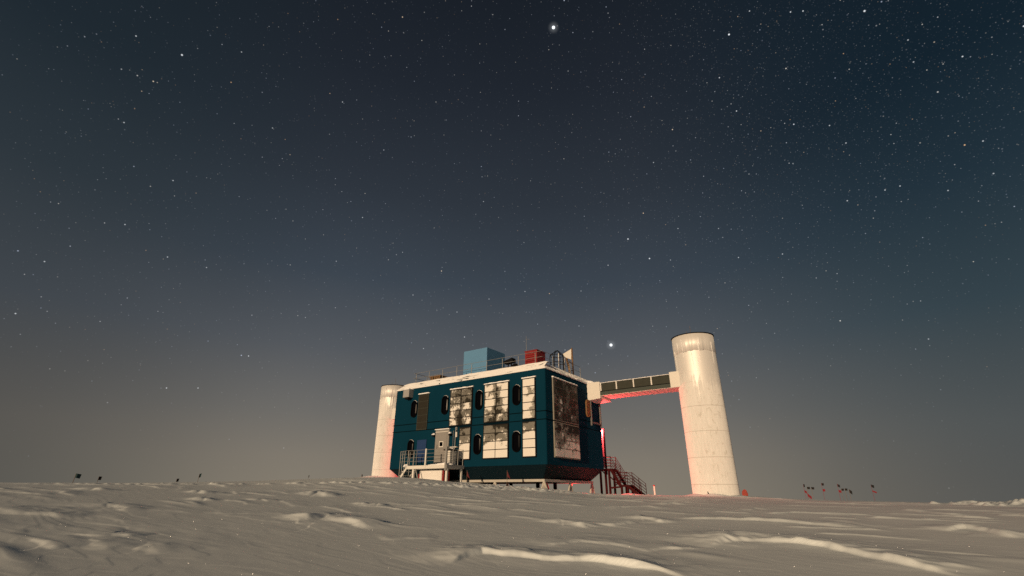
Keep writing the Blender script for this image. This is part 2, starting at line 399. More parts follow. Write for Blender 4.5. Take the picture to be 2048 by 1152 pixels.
# ------------------------------------------------------------------ snow surface (one sheet to the horizon)
PROF = [(-180, .2), (-90, .3), (-60, .45), (-45, .519), (-35.3, .666), (-27.1, .913), (-17.6, 1.377), (-12.3, 1.489), (-9.6, 1.362), (-6.8, 1.075), (-4, .938), (-1.2, .643), (3.1, .405), (8.8, -.079), (14.1, -.2), (21.8, -.248), (29.3, -.505), (37, -.582), (44.8, -.722), (60, -.6), (90, -.2), (180, .2)]
_ax = np.arange(-180, 180.01, .25)
_k = np.exp(-np.linspace(-2, 2, 17) ** 2); _k /= _k.sum()
_es = np.convolve(np.pad(np.interp(_ax, *zip(*PROF)), 8, mode='edge'), _k, 'valid')
HCAM, LHOL = 1.2, 17.0
def base_z(x, y):
    "a gentle rise in the plateau: the camera stands in a shallow hollow, the building on the swell"
    x = np.asarray(x, float); y = np.asarray(y, float)
    d = np.hypot(x, y); az = np.degrees(np.arctan2(x, y)); e = np.tan(np.radians(np.interp(az, _ax, _es)))
    en = np.tan(np.radians(.35 - .021 * np.clip(az, -60, 60)))
    t = np.clip((d - 15) / 15, 0, 1); t = t * t * (3 - 2 * t); e = en + (e - en) * t
    dc = np.interp(az, [-180, -20, -9, 2, 180], [60, 60, 50, 42, 42])
    over = np.maximum(0, d - dc)
    return np.minimum(d, dc) * e + over * np.minimum(e, 0) - .0025 * over - HCAM * np.exp(-(d / LHOL) ** 2)
def hash2(i, j, seed):
    h = (i * 374761393 + j * 668265263 + seed * 974634777) & 0x7fffffff
    h = ((h ^ (h >> 13)) * 1274126177) & 0x7fffffff
    return ((h ^ (h >> 16)) & 0xffff) / 65535.0
def vnoise(x, y, seed=0):
    i = np.floor(x).astype(np.int64); j = np.floor(y).astype(np.int64); u = x - i; v = y - j
    u = u * u * u * (u * (u * 6 - 15) + 10); v = v * v * v * (v * (v * 6 - 15) + 10)
    a = hash2(i, j, seed); b = hash2(i + 1, j, seed); c = hash2(i, j + 1, seed); d = hash2(i + 1, j + 1, seed)
    return (a * (1 - u) + b * u) * (1 - v) + (c * (1 - u) + d * u) * v - .5
def fbm(x, y, oct=4, seed=0):
    s = 0; a = 1.0
    for k in range(oct):
        s = s + a * vnoise(x * 2 ** k + 17.3 * k, y * 2 ** k - 9.1 * k, seed + k); a *= .5
    return s
SAST=[
 ([(3.4,9.32),(3.72,9.73),(4.05,9.95),(4.61,10.05),(5.11,9.77),(5.42,9.11),(5.61,8.21),(5.78,7.34),(5.88,6.87)],0.11,0.22,0.9),
 ([(-0.96,7.34),(-0.68,8.03),(-0.47,8.31),(0.02,8.18),(0.58,7.94),(1.15,7.84),(2.08,7.35),(2.38,6.9)],0.09,0.2,0.7),
 ([(0.24,9.12),(1.26,9.7),(1.85,9.5),(2.26,9.02),(3.07,9.18),(3.42,9.38)],0.035,0.25,0.6),
 ([(-4.76,10.82),(-4.15,11.79),(-3.43,11.15),(-2.61,10.48)],0.12,0.5,0.6),
 ([(-10.03,9.74),(-9.31,9.58),(-8.32,9.52),(-7.81,9.35)],0.09,0.5,0.6),
 ([(-8.67,10.79),(-8.88,11.29),(-8.55,11.21),(-7.73,10.67)],0.08,0.35,0.5),
 ([(-7.92,10.96),(-7.42,11.23),(-6.6,11.11)],0.03,0.3,0.5),
 ([(-9.03,10.06),(-8.92,10.26),(-8.45,10.12)],0.04,0.3,0.4),
 ([(-6.55,11.12),(-6.48,11.36),(-5.26,11.89),(-4.76,11.77)],0.035,0.3,0.4),
 ([(0.97,12.16),(1.18,12.56),(1.47,12.09),(1.71,11.55)],0.07,0.3,0.4),
 ([(2.18,11.9),(2.71,12.47),(3.06,12.7)],0.05,0.3,0.4),
 ([(3.12,13.28),(3.35,13.61),(3.53,13.3),(3.75,12.59)],0.08,0.25,0.4),
 ([(5.26,17.99),(5.84,18.73),(5.95,17.98)],0.06,0.3,0.4),
 ([(3.07,15.72),(3.45,16.44),(4.54,16.94),(4.75,16.03)],0.04,0.3,0.4),
 ([(7.25,15.95),(7.77,16.55),(8.02,16.11)],0.04,0.3,0.3),
 ([(7.3,14.71),(7.99,15.07),(8.65,15.28)],0.04,0.3,0.3),
 ([(4.17,13.72),(4.97,13.43),(6.36,13.14),(7.29,12.23),(7.88,11.21)],0.06,0.3,0.6),
 ([(8.02,13.19),(8.28,12.82),(8.17,11.76)],0.03,0.3,0.4),
 ([(9.05,11.15),(9.88,11.47),(9.81,10.84),(9.6,10.02)],0.08,0.3,0.5),
 ([(12.35,16.51),(12.33,15.34),(12.4,14.34)],0.05,0.4,0.5),
 ([(21.0,24.6),(22.6,25.0),(22.8,23.9),(20.3,20.2)],0.16,0.5,0.6),
 ([(15.5,30.0),(17.2,30.6),(17.2,28.4)],0.05,0.4,0.5),
 ([(-11.93,14.37),(-12.04,14.75),(-11.45,14.38)],0.08,0.4,0.4),
 ([(-9.59,15.52),(-9.78,16.06),(-8.99,15.41)],0.08,0.3,0.3),
 ([(-8.13,13.45),(-8.24,13.83),(-7.84,13.51)],0.07,0.25,0.3),
 ([(-7.61,13.78),(-7.43,13.94),(-6.98,13.6)],0.04,0.3,0.3),
 ([(-7.17,14.35),(-7.08,14.72),(-6.59,14.29)],0.06,0.3,0.3),
 ([(-6.79,16.74),(-6.68,17.92),(-5.74,16.53)],0.12,0.5,0.4),
 ([(-4.31,14.72),(-4.34,15.15),(-4.1,14.74)],0.06,0.2,0.2),
 ([(-3.84,14.48),(-3.86,15.03),(-3.57,14.36)],0.06,0.2,0.2),
 ([(-6.36,7.14),(-6.26,7.31),(-5.79,7.13)],0.06,0.4,0.5),
 ([(-6.19,7.88),(-6.21,8.17),(-5.73,8.05)],0.07,0.3,0.4),
 ([(-5.94,7.42),(-5.84,7.55),(-5.33,7.23)],0.06,0.3,0.4),
 ([(-5.18,7.38),(-5.03,7.51),(-4.61,7.21)],0.05,0.3,0.4),
 ([(-1.93,16.33),(-0.98,16.33),(0.13,16.84),(0.94,16.73)],0.03,0.3,0.4),
 ([(-2.29,9.28),(-1.74,9.6),(-1.3,9.75)],0.02,0.3,0.4),
 ([(5.9,9.31),(6.88,8.91),(7.82,8.21)],0.02,0.3,0.6),
 ([(-8.68,16.2),(-8.43,16.6),(-7.15,15.93)],0.04,0.3,0.4),
 ([(0.9,24.32),(1.86,24.49),(3.11,24.99)],0.03,0.3,0.4),
 ([(5.64,20.93),(6.89,19.9),(9.04,21.32)],0.03,0.3,0.4),
]

def sast_z(x, y):
    z = np.zeros_like(x)
    wob = fbm(x * 1.7, y * 1.7, 3, 40)
    for pts, H, w1, w2 in SAST:
        P = np.array(pts); w1 = w1 * .55; H = H * (.38 if P[:, 0].mean() < -4.5 and P[:, 1].mean() < 12 else (.7 if P[:, 0].mean() < -2 else .92))
        lo = P.min(0) - 3 * w2 - .8; hi = P.max(0) + 3 * w2 + .8
        m = (x > lo[0]) & (x < hi[0]) & (y > lo[1]) & (y < hi[1])
        if not m.any(): continue
        X = x[m] + .05 * wob[m]; Y = y[m] + .20 * wob[m] + .03 * vnoise(x[m] * 9, y[m] * 9, 66)
        best = np.full(X.shape, 1e9); sg = np.zeros(X.shape); T = np.zeros(X.shape)
        seg = np.hypot(*(P[1:] - P[:-1]).T); cum = np.r_[0, np.cumsum(seg)]; tot = cum[-1]
        for k in range(len(P) - 1):
            a, b = P[k], P[k + 1]; d = b - a; L2 = d @ d + 1e-9
            t = ((X - a[0]) * d[0] + (Y - a[1]) * d[1]) / L2
            tcl = np.clip(t, 0, 1)
            qx = X - a[0] - tcl * d[0]; qy = Y - a[1] - tcl * d[1]; ds = np.hypot(qx, qy)
            cr = (d[0] * (Y - a[1]) - d[1] * (X - a[0]))          # > 0: beyond the crest line (away from the camera)
            u = ds < best
            best[u] = ds[u]; sg[u] = np.sign(cr[u]); T[u] = (cum[k] + tcl[u] * seg[k]) / tot
        taper = np.clip(np.sin(np.pi * T) * 1.6, 0, 1); taper = taper * taper * (3 - 2 * taper)
        taper = taper * (1 + .75 * vnoise(X * 1.3, Y * 1.3, 61) + .35 * vnoise(X * 5, Y * 5, 62))
        w1 = w1 * (1 + .9 * vnoise(X * .9, Y * .9, 63))
        near = np.clip(1 - best / w1, 0, 1); near = near * near * (3 - 2 * near)
        far = np.exp(-(best / w2) ** 2)
        toe = .24 * np.exp(-(best / (4.0 * w1)) ** 2)              # soft apron in front of the steep face
        prof = np.where(sg > 0, far, .76 * near + toe)
        z[m] = np.maximum(z[m], H * taper * prof) + .15 * np.minimum(z[m], H * taper * prof)
    return z
# many short wind-cut ridges, all trending the same way, with their steep side to the south-west
for _k in range(130):
    _a = radians(rng.uniform(-50, 52)); _d = 10.5 + 21 * rng.random() ** .8; _x, _y = _d * sin(_a), _d * cos(_a)
    _t = rng.normal(-.55, .22); _l = rng.uniform(.35, 1.5) * (.6 + _d / 24); _h = rng.uniform(.010, .034) * (.6 + _d / 30)
    SAST.append(([(_x - _l * cos(_t), _y - _l * sin(_t)), (_x - .2 * _l * cos(_t) , _y - .2 * _l * sin(_t) + .10 * _l), (_x + _l * cos(_t), _y + _l * sin(_t))], _h, rng.uniform(.10, .22), rng.uniform(.25, .6)))
# scattered low drift lumps, drawn out along the wind
_n = 110
LA = np.radians(rng.uniform(-52, 52, _n)); LD = 9 + 30 * rng.random(_n) ** .8
LUMP = np.c_[LD * np.sin(LA), LD * np.cos(LA), rng.uniform(.006, .026, _n), rng.uniform(.25, 1.1, _n), rng.uniform(.10, .28, _n), rng.normal(-.6, .2, _n)]
# blocky row ploughed up across the left and in front of the building
def row(p, q, n, hmin, hmax, spread):
    t = rng.random(n); r_ = []
    for k in t:
        r_.append((p[0] + (q[0] - p[0]) * k + rng.normal(0, spread), p[1] + (q[1] - p[1]) * k + rng.normal(0, spread), rng.uniform(hmin, hmax), rng.uniform(.10, .30), rng.uniform(.08, .16), rng.uniform(-1, 1)))
    return np.array(r_)
LUMP = np.r_[LUMP, row((-18, 19), (-9, 23), 70, .02, .07, .12), row((-9, 23), (-1.2, 25), 90, .03, .10, .25), row((-2.5, 25), (3.2, 27.5), 150, .05, .13, .45), row((3, 28.5), (9, 30), 40, .03, .09, .5), row((18.5, 21.5), (22.5, 22), 60, .04, .16, .5), row((-1.0, 29.3), (2.2, 30.2), 60, .04, .12, .3)]
LUMP = np.r_[LUMP, [(12.4, 31.7, .16, 1.1, .40, -.35), (13.9, 31.5, .12, 1.0, .35, -.35), (11.6, 32.4, .14, .9, .4, -.5), (15.2, 32.2, .10, 1.3, .4, -.3), (-13.9, 50.2, .2, 1.5, .6, 0), (3.0, 31.0, .10, .9, .3, -.4), (8.3, 36.0, .1, 1.0, .4, -.4)]]
def lumps_z(x, y, scl=1.0):
    z = np.zeros_like(x)
    for lx, ly, h, a, b, th in LUMP:
        R = 2.6 * a
        m = (np.abs(x - lx) < R) & (np.abs(y - ly) < R)
        if not m.any(): continue
        X = x[m] - lx; Y = y[m] - ly; c, s = cos(th), sin(th)
        U = (X * c + Y * s) / a; V = (-X * s + Y * c) / b
        U = np.where(U < 0, U * 1.9, U)                            # blunt windward nose, long tail
        z[m] = np.maximum(z[m], h * np.exp(-(U * U + V * V)))
    return z
def ground_z(x, y):
    x = np.asarray(x, float); y = np.asarray(y, float)
    shp = x.shape; x = x.ravel(); y = y.ravel()
    d = np.hypot(x, y)
    c, s = cos(-.62), sin(-.62)
    xr = x * c + y * s; yr = -x * s + y * c
    w = np.clip((38 - d) / 12, 0, 1) * np.clip((d - 1) / 3, 0, 1)
    z = base_z(x, y)
    warp = fbm(xr * .25, yr * .25, 2, 5)
    z = z + w * (.0065 * fbm(xr * .16 + warp, yr * .5, 2, 1) + .0018 * fbm(xr * .7 + warp, yr * 2.6, 3, 9))
    # thin overlapping crust edges: terraces of a stretched noise
    q = fbm(xr * .22 + 3.1, yr * .8 + warp, 4, 21) * 5
    fr = q - np.floor(q); z = z + w * .0022 * (np.clip(fr * 7, 0, 1) - fr)
    # deeper scour in the hollow on the left
    dx, dy = (x + 6.6) / 3.0, (y - 8.2) / 2.0
    z = z + np.exp(-(dx * dx + dy * dy)) * .02 * fbm(xr * .7, yr * 1.3, 3, 33)
    z = z + sast_z(x, y) + lumps_z(x, y)
    far = np.clip((d - 38) / 20, 0, 1) * np.clip((400 - d) / 200, 0, 1)
    z = z + far * .05 * fbm(xr * .12, yr * .4, 3, 50) - .03 * far
    # the snow is scooped out a little beneath the building
    lx = (x - C0.x) * cos(AZ) - (y - C0.y) * sin(AZ); ly = (x - C0.x) * sin(AZ) + (y - C0.y) * cos(AZ)
    under = np.clip((lx + 12.5) / 5, 0, 1) * np.clip((.2 - lx) / 1.2, 0, 1) * np.clip((ly - .6) / 1.2, 0, 1) * np.clip((9.5 - ly) / 1.5, 0, 1)
    z = z - .35 * under
    return z.reshape(shp)
def build_ground():
    az = np.concatenate([np.radians(np.arange(-180, -56, 2.0)), np.radians(np.arange(-56, 56.01, .11)), np.radians(np.arange(58, 180, 2.0))])
    d = [.25]
    while d[-1] < 5: d.append(d[-1] + .12)
    while d[-1] < 34: d.append(d[-1] * (1.0036 if d[-1] < 14 else 1.0045))
    while d[-1] < 70: d.append(d[-1] * 1.012)
    while d[-1] < 6000: d.append(d[-1] * 1.07)
    d = np.array(d); A, D = np.meshgrid(az, d)
    X = D * np.sin(A); Y = D * np.cos(A); Z = ground_z(X, Y)
    na, nd = len(az), len(d)
    co = np.stack([X.ravel(), Y.ravel(), Z.ravel()], 1)
    co = np.vstack([co, [[0, 0, float(base_z(0.0, 0.1))]]])
    i = np.arange(nd - 1)[:, None] * na; j = np.arange(na)[None, :]; jn = (j + 1) % na
    quads = np.stack([i + j, i + na + j, i + na + jn, i + jn], -1).reshape(-1, 4)
    tris = np.stack([np.full(na, nd * na), np.arange(na), (np.arange(na) + 1) % na], 1)
    me = bpy.data.meshes.new('snow_ground')
    nl = quads.size + tris.size; npoly = len(quads) + len(tris)
    me.vertices.add(len(co)); me.vertices.foreach_set('co', co.ravel())
    me.loops.add(nl); me.loops.foreach_set('vertex_index', np.concatenate([quads.ravel(), tris.ravel()]).astype(np.int32))
    st = np.concatenate([np.arange(len(quads)) * 4, quads.size + np.arange(len(tris)) * 3]).astype(np.int32)
    me.polygons.add(npoly); me.polygons.foreach_set('loop_start', st)
    me.polygons.foreach_set('use_smooth', np.ones(npoly, bool))
    me.update(); me.validate()
    if me.polygons[0].normal.z < 0: me.flip_normals()
    me.materials.append(M['snow'])
    o = bpy.data.objects.new('snow_ground', me); COL.objects.link(o); o['kind'] = 'structure'
    return o
build_ground()
def gz(lx, ly):
    w = to_world((lx, ly, 0)); return float(ground_z(np.array([w.x]), np.array([w.y]))[0])

# ------------------------------------------------------------------ the laboratory building
BL, BW = 14.75, 8.5
ZB, ZS, ZE, ZR = .80, 1.65, 7.85, 8.45
INS, RI = .8, .5
bld = thing('laboratory_building', 'two storey teal metal laboratory on short stilts with frosted panels on its walls', 'building', (-BL / 2, BW / 2, -.3))
def ring(ins, z, ch=.05):
    x0, x1, y0, y1 = -BL + ins, -ins, ins, BW - ins
    return [(x0 + ch, y0, z), (x1 - ch, y0, z), (x1, y0 + ch, z), (x1, y1 - ch, z), (x1 - ch, y1, z), (x0 + ch, y1, z), (x0, y1 - ch, z), (x0, y0 + ch, z)]
def shell(rings, cap_lo=False, cap_hi=False):
    mb = MB(); n = 8
    vs = [p for r_ in rings for p in r_]; fs = []
    for k in range(len(rings) - 1):
        for i in range(n): fs.append((k * n + i, k * n + (i + 1) % n, (k + 1) * n + (i + 1) % n, (k + 1) * n + i))
    if cap_lo: fs.append(tuple(range(n - 1, -1, -1)))
    if cap_hi: fs.append(tuple((len(rings) - 1) * n + i for i in range(n)))
    return mb.add(vs, fs)
shell([ring(0, ZS), ring(0, ZE)], True, True).build('wall', 'teal', bld)
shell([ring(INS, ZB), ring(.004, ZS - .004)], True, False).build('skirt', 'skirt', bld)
roof = shell([ring(-.05, ZE + .004), ring(-.05, ZE + .07), ring(RI, ZR)], True, True).build('roof', 'roof', bld)
for zz in (5.0, 4.46):
    t = MB()
    t.box(-BL - .015, -.015, zz - .03, .015, 0.05, zz + .03).box(-.05, .05, zz - .022, .015, BW, zz + .022)
    t.box(-BL - .015, .05, zz - .022, -BL + .05, BW, zz + .022)
    t.build('seam_strip', 'trim', bld)
# snow lying along the front slope of the roof, with an uneven upper edge and a ragged lower lip
def roof_snow():
    nx, ny = 220, 14; vs = []; fs = []
    xs = np.linspace(-BL + .25, -.12, nx); ts = np.linspace(0, 1, ny)
    X, T = np.meshgrid(xs, ts)
    lip = .05 * fbm(X[0] * 1.3, X[0] * 0, 4, 3)
    crest = .07 + .06 * fbm(X[0] * .55, X[0] * 0 + 2, 3, 8) + .05 * fbm(X[0] * 2.3, X[0] * 0, 3, 12)
    th = .030 + .05 * np.clip(fbm(X * .8, T * 4, 4, 14) + .35, 0, 1)
    for k, t in enumerate(ts):
        edge = min(1, min(t, 1 - t) * 8 + .0)
        for i, x in enumerate(xs):
            ee = min(1, (x - xs[0]) / .4, (xs[-1] - x) / .15)
            q = -.03 + lip[i] * (1 - t) + t * .95
            z = ZE + .07 + (ZR - ZE - .07) * max(0, q / .55 if q < .55 else 1) ** 1.0 + th[k, i] * edge * ee
            if t > .6: z += crest[i] * min(1, (t - .6) * 3) * ee * (1 if t < .98 else 0)
            vs.append((x, q, z))
    for k in range(ny - 1):
        for i in range(nx - 1): fs.append((k * nx + i, k * nx + i + 1, (k + 1) * nx + i + 1, (k + 1) * nx + i))
    mb = MB(); mb.add(vs, fs, True)
    return mb.build('roof_snow', 'roof_drift', roof)
roof_snow()
# snow heap at the back end of the right-hand eave
def heap(cx, cy, cz, sx, sy, sz, seed, n=18, m=10):
    mb = MB(); vs = []; fs = []
    for k in range(m + 1):
        ph = pi / 2 * k / m
        for i in range(n):
            a = 2 * pi * i / n
            w = 1 + .25 * sin(3 * a + seed) * cos(ph) + .12 * sin(5 * a + 2 * seed)
            vs.append((cx + sx * cos(a) * cos(ph) * w, cy + sy * sin(a) * cos(ph) * w, cz + sz * sin(ph) * (1 + .15 * sin(2 * a + seed))))
    for k in range(m):
        for i in range(n): fs.append((k * n + i, k * n + (i + 1) % n, (k + 1) * n + (i + 1) % n, (k + 1) * n + i))
    return mb.add(vs, fs, True)
heap(-.25, 7.2, 7.95, .42, 1.0, .32, 1.0).build('snow_heap', 'loose_snow', roof)
heap(-.12, 5.2, 7.92, .16, 1.2, .12, 2.4).build('snow_heap', 'loose_snow', roof)

# --- solar panels: a dark tray with a grid of modules under rime
def panel(face, a0, a1, z0, z1, nc, nr, m, cap=False, seed=1, fm='dark_metal'):
    """face 'F': on the front (a = x); 'R': on the right wall (a = y)"""
    def bx(mb, p0, p1, q0, q1, d0, d1):
        if face == 'F': mb.box(p0, -d1, q0, p1, -d0, q1)
        else: mb.box(d0, p0, q0, d1, p1, q1)
    t = MB(); bx(t, a0, a1, z0, z1, .002, .085)
    fr = t.build('solar_panel', fm, bld)
    mb = MB(); w = (a1 - a0 - .09) / nc; h = (z1 - z0 - .09) / nr
    for i in range(nc):
        for k in range(nr):
            bx(mb, a0 + .045 + i * w + .026, a0 + .045 + (i + 1) * w - .026, z0 + .045 + k * h + .026, z0 + .045 + (k + 1) * h - .026, .0855, .105)
    mb.build('module_grid', m, fr)
    if cap:
        c = MB(); n = 26; rr = random.Random(seed); pr = []
        for i in range(n + 1):
            a = a0 - .03 + (a1 - a0 + .06) * i / n
            pr.append((a, .05 + .035 * rr.random()))
        for (p, hp), (q, hq) in zip(pr, pr[1:]):
            if face == 'F': c.hexa([(p, -.15, z1 - .01), (q, -.15, z1 - .01), (q, -.001, z1 - .01), (p, -.001, z1 - .01), (p, -.11, z1 + hp), (q, -.11, z1 + hq), (q, -.001, z1 + hq * 1.4), (p, -.001, z1 + hp * 1.4)])
            else: c.hexa([(.001, p, z1 - .01), (.15, p, z1 - .01), (.15, q, z1 - .01), (.001, q, z1 - .01), (.001, p, z1 + hp * 1.4), (.11, p, z1 + hp), (.11, q, z1 + hq), (.001, q, z1 + hq * 1.4)])
        c.build('snow_cap', 'loose_snow', fr)
    return fr
panel('F', -11.97, -10.85, 4.47, 7.28, 1, 5, frost_panel('rime far left', .12, -.10, 0, 1, .75, .10, 1, 5, 0, .36), True, 1, 'bridge_panel')
panel('F', -8.52, -6.30, 4.52, 7.28, 2, 5, frost_panel('rime mottled', .58, .0, -.22, 2, .95, .16), True, 2)
panel('F', -7.42, -6.32, 2.10, 4.40, 1, 4, frost_panel('rime thick below', 1.05, -.85, 0, 3, .7, .2, 1, 4), False, 3)
panel('F', -5.18, -2.97, 4.52, 7.30, 2, 5, frost_panel('rime half cover', .50, .16, .06, 4, 1.0, .22), True, 4)
panel('F', -5.18, -2.97, 2.10, 4.40, 2, 4, frost_panel('rime thick lower', 1.10, -.85, 0, 5, .7, .2, 2, 4, 0, .24, .10), False, 5)
panel('F', -1.83, -.74, 4.52, 7.32, 1, 5, frost_panel('rime nearly full', .56, .28, -.10, 6, .95, .3, 1, 5), True, 6)
panel('F', -1.83, -.74, 2.10, 4.40, 1, 4, frost_panel('rime full', 1.25, -.80, 0, 7, .55, .2, 1, 4), False, 7)
panel('R', .93, 4.50, 4.50, 7.40, 3, 5, frost_panel('rime thin on the shaded wall', .34, -.05, 0, 8, .8, .13, 3, 5, 1, .30), True, 8, 'rimed_frame')
panel('R', .93, 4.48, 2.12, 4.42, 3, 4, frost_panel('rime streaks on the shaded wall', .88, -.72, 0, 9, .9, .26, 3, 4, 1), False, 9, 'rimed_frame')

# --- porthole windows with pill-shaped rims
def pill(cx, z0, z1, r, n=14):
    L = [(cx + r * cos(a), z1 - r + r * sin(a)) for a in np.linspace(0, pi, n)]
    return L + [(cx + r * cos(a), z0 + r + r * sin(a)) for a in np.linspace(pi, 2 * pi, n)]
def porthole(cx, z0, z1, r=.34):
    o_ = pill(cx, z0, z1, r); i_ = pill(cx, z0 + .06, z1 - .06, r - .06); n = len(o_)
    mb = MB()
    mb.add([(a, -.10, z) for a, z in o_] + [(a, -.09, z) for a, z in i_] + [(a, .0, z) for a, z in o_] + [(a, -.02, z) for a, z in i_],
           [(k, (k + 1) % n, (k + 1) % n + n, k + n) for k in range(n)] + [(k, k + 2 * n, (k + 1) % n + 2 * n, (k + 1) % n) for k in range(n)] + [(k + n, (k + 1) % n + n, (k + 1) % n + 3 * n, k + 3 * n) for k in range(n)])
    w = mb.build('window', 'window_rim', bld)
    g = MB(); layers = []
    for t in (0, .35, .65, .85, .97):
        s_ = 1 - t; q = pill(cx, z0 + .062 + (r - .07) * t, z1 - .062 - (r - .07) * t, max(.01, (r - .062) * s_))
        layers += [(a, -.03 - .055 * (1 - s_ * s_) ** .5, z) for a, z in q]
    for k in range(4):
        g.add(layers[k * n:(k + 2) * n], [(j, (j + 1) % n, (j + 1) % n + n, j + n) for j in range(n)], True)
    g.add(layers[4 * n:], [tuple(range(n))], True)
    g.build('pane', 'window_glass', w)
    # thin rime on the upper edge of the rim
    top = [p for p in o_ if p[1] > z1 - r * .55]
    c = MB()
    for (a, z), (b, y) in zip(top, top[1:]): c.tube((a, -.07, z + .006), (b, -.07, y + .006), .012, 6)
    c.build('rime_edge', 'loose_snow', w)
for cx, z0, z1 in ((-12.42, 5.50, 6.84), (-12.45, 2.43, 3.78), (-9.05, 5.46, 6.90), (-5.68, 5.52, 6.94), (-2.32, 5.54, 6.96), (-5.70, 2.43, 3.80), (-2.33, 2.46, 3.81)):
    porthole(cx, z0, z1)
# --- ventilation box at the top left
b = MB().box(-13.40, -.50, 7.12, -12.72, -.002, 7.72).build('ventilation_box', 'grey_box', bld, bevel=.015)
MB().box(-13.44, -.56, 7.722, -12.68, -.0025, 7.79).build('snow_cap', 'loose_snow', b)
MB().box(-13.25, -.42, 6.98, -12.85, -.05, 7.118).build('vent_grille', 'dark_metal', b)
# --- entrance door
d = MB().box(-9.80, -.10, 2.02, -8.42, -.002, 4.34).build('door', 'grey_door', bld, bevel=.01)
MB().box(-9.62, -.125, 2.10, -8.60, -.101, 4.16).build('door_leaf', 'grey_door', d, bevel=.006)
MB().box(-9.34, -.14, 3.08, -8.92, -.126, 3.50).build('door_window', 'white_steel', d)
MB().box(-9.28, -.146, 3.14, -8.98, -.1405, 3.44).build('window_pane', 'window_glass', d)
MB().tube((-9.54, -.19, 3.0), (-9.54, -.19, 3.25), .018).tube((-9.54, -.19, 3.0), (-9.54, -.12, 3.0), .015).tube((-9.54, -.19, 3.25), (-9.54, -.12, 3.25), .015).build('handle', 'silver_pipe', d)
MB().box(-9.84, -.17, 4.342, -8.38, -.0025, 4.40).build('snow_cap', 'loose_snow', d)
MB().box(-9.78, -.135, 4.16, -8.44, -.1015, 4.20).build('door_lintel', 'white_steel', d)
for cx in (-9.93, -8.27):
    l = MB().box(cx - .09, -.26, 3.86, cx + .09, -.002, 4.0).build('door_lamp', 'dark_metal', bld, bevel=.02)
    heap(cx, -.14, 3.99, .13, .16, .13, cx).build('snow_cap', 'loose_snow', l)
# --- blue board on the wall, conduit with a gauge
MB().box(-11.77, -.05, 2.05, -10.78, -.002, 3.72).build('blue_board', 'blue_panel', bld, bevel=.005)
c = MB().tube((-7.78, -.10, 2.0), (-7.78, -.10, 4.42), .028).tube((-7.78, -.10, 4.42), (-7.66, -.10, 4.40), .03).tube((-7.66, -.10, 4.42), (-7.66, -.10, 4.2), .03).tube((-8.02, -.06, 2.0), (-8.02, -.06, 4.2), .012)
c.build('conduit', 'silver_pipe', bld)
MB().box(-7.72, -.16, 3.72, -7.60, -.04, 4.08).build('gauge_box', 'white_steel', bld, bevel=.01)
MB().box(-8.12, -.30, 2.98, -7.46, -.08, 3.04).build('cable_tray', 'white_steel', bld)
# --- ochre hatch on the right wall
h = MB().prism(pill(6.18, 5.30, 6.62, .30), 'x', (.002, .12)).build('hatch', 'orange_brown', bld)
# --- hanging frame under the bridge collar
f = MB()
for yy in (6.56, 8.18): f.beam((.12, yy, 4.72), (.12, yy, 6.62), .12, .10)
f.beam((.12, 6.56, 4.95), (.12, 8.18, 4.95), .10, .12)
f.build('hanging_frame', 'dull_steel', bld)
# --- wind board beside the rear door, lit by the lamp behind
MB().box(-.46, 9.22, 1.8, -.22, 9.27, 4.68).build('wind_board', 'grey_box', bld)
MB().box(-.217, 9.19, 1.3, -.10, 9.30, 4.78).box(-.46, 9.20, 4.683, -.22, 9.29, 4.76).box(-.6, 8.503, 4.70, -.55, 9.2, 4.76).build('wind_board_post', 'dark_metal', bld)
# --- stilts and base beams
bm_ = MB()
bm_.beam((-BL + 1.0, INS, .72), (-INS, INS, .72), .16, .16).beam((-INS + .08, INS - .08, .72), (-INS + .08, BW - INS + .1, .72), .16, .16)
bm_.beam((-BL + 1.0, BW - INS, .72), (-INS, BW - INS, .72), .16, .16)
for yy in (3.0, 5.4): bm_.beam((-BL + 1.0, yy, .70), (-INS, yy, .70), .14, .13)
bm_.build('base_beam', 'worn_steel', bld)
def leg(top, spread_x, spread_y, m='worn_steel', r=.06):
    x, y, z = top
    mb = MB(); mb.tube((x, y, z + .06), (x, y, z - .14), r * 1.15, 10)
    for dx, dy in ((-spread_x, -spread_y), (spread_x, spread_y), (0, 0)):
        mb.tube((x, y, z), (x + dx, y + dy, -.9 if dx or dy else -.9), r if (dx or dy) else r * .7, 10)
    mb.build('leg', m, bld)
for x in (-.72, -4.7, -8.6, -12.6):
    leg((x, INS - .02, .70), .62, 0)
for y in (4.3, 7.7):
    leg((-.72, y, .70), 0, .75)
for x in (-4.7, -8.6, -12.6):
    leg((x, BW - INS, .70), .6, 0)
for x in (-2.6, -6.6, -10.6):
    MB().tube((x, 3.0, .66), (x, 3.0, -.9), .14, 10).build('leg', 'dark_metal', bld)
    MB().tube((x, 5.4, .66), (x, 5.4, -.9), .14, 10).build('leg', 'dark_metal', bld)

# --- roof railing: front run, right run and left return
def post(mb, x, y, z0, h=.93, r=.024): mb.tube((x, y, z0), (x, y, z0 + h), r, 6)
rail_posts_f = [-13.28, -11.75, -10.23, -8.68, -7.14, -5.63, -4.13, -2.68, -1.20]
for x, y in [(x, .7) for x in rail_posts_f] + [(-.62, y) for y in (2.2, 4.05, 4.85, 6.55)] + [(-13.28, y) for y in (2.0, 3.4, 4.8)]:
    rl = MB(); post(rl, x, y, ZR - .1); rl.build('railing_post', 'silver_pipe', bld)
for z in (9.35, 8.93):
    MB().path([(-13.6, .7, z), (-.62, .7, z), (-.62, 6.55, z)], .014, 6).build('rail', 'silver_pipe', bld)
    MB().tube((-13.28, .5, z - .05), (-13.28, 4.8, z - .05), .02, 6).build('rail', 'silver_pipe', bld)
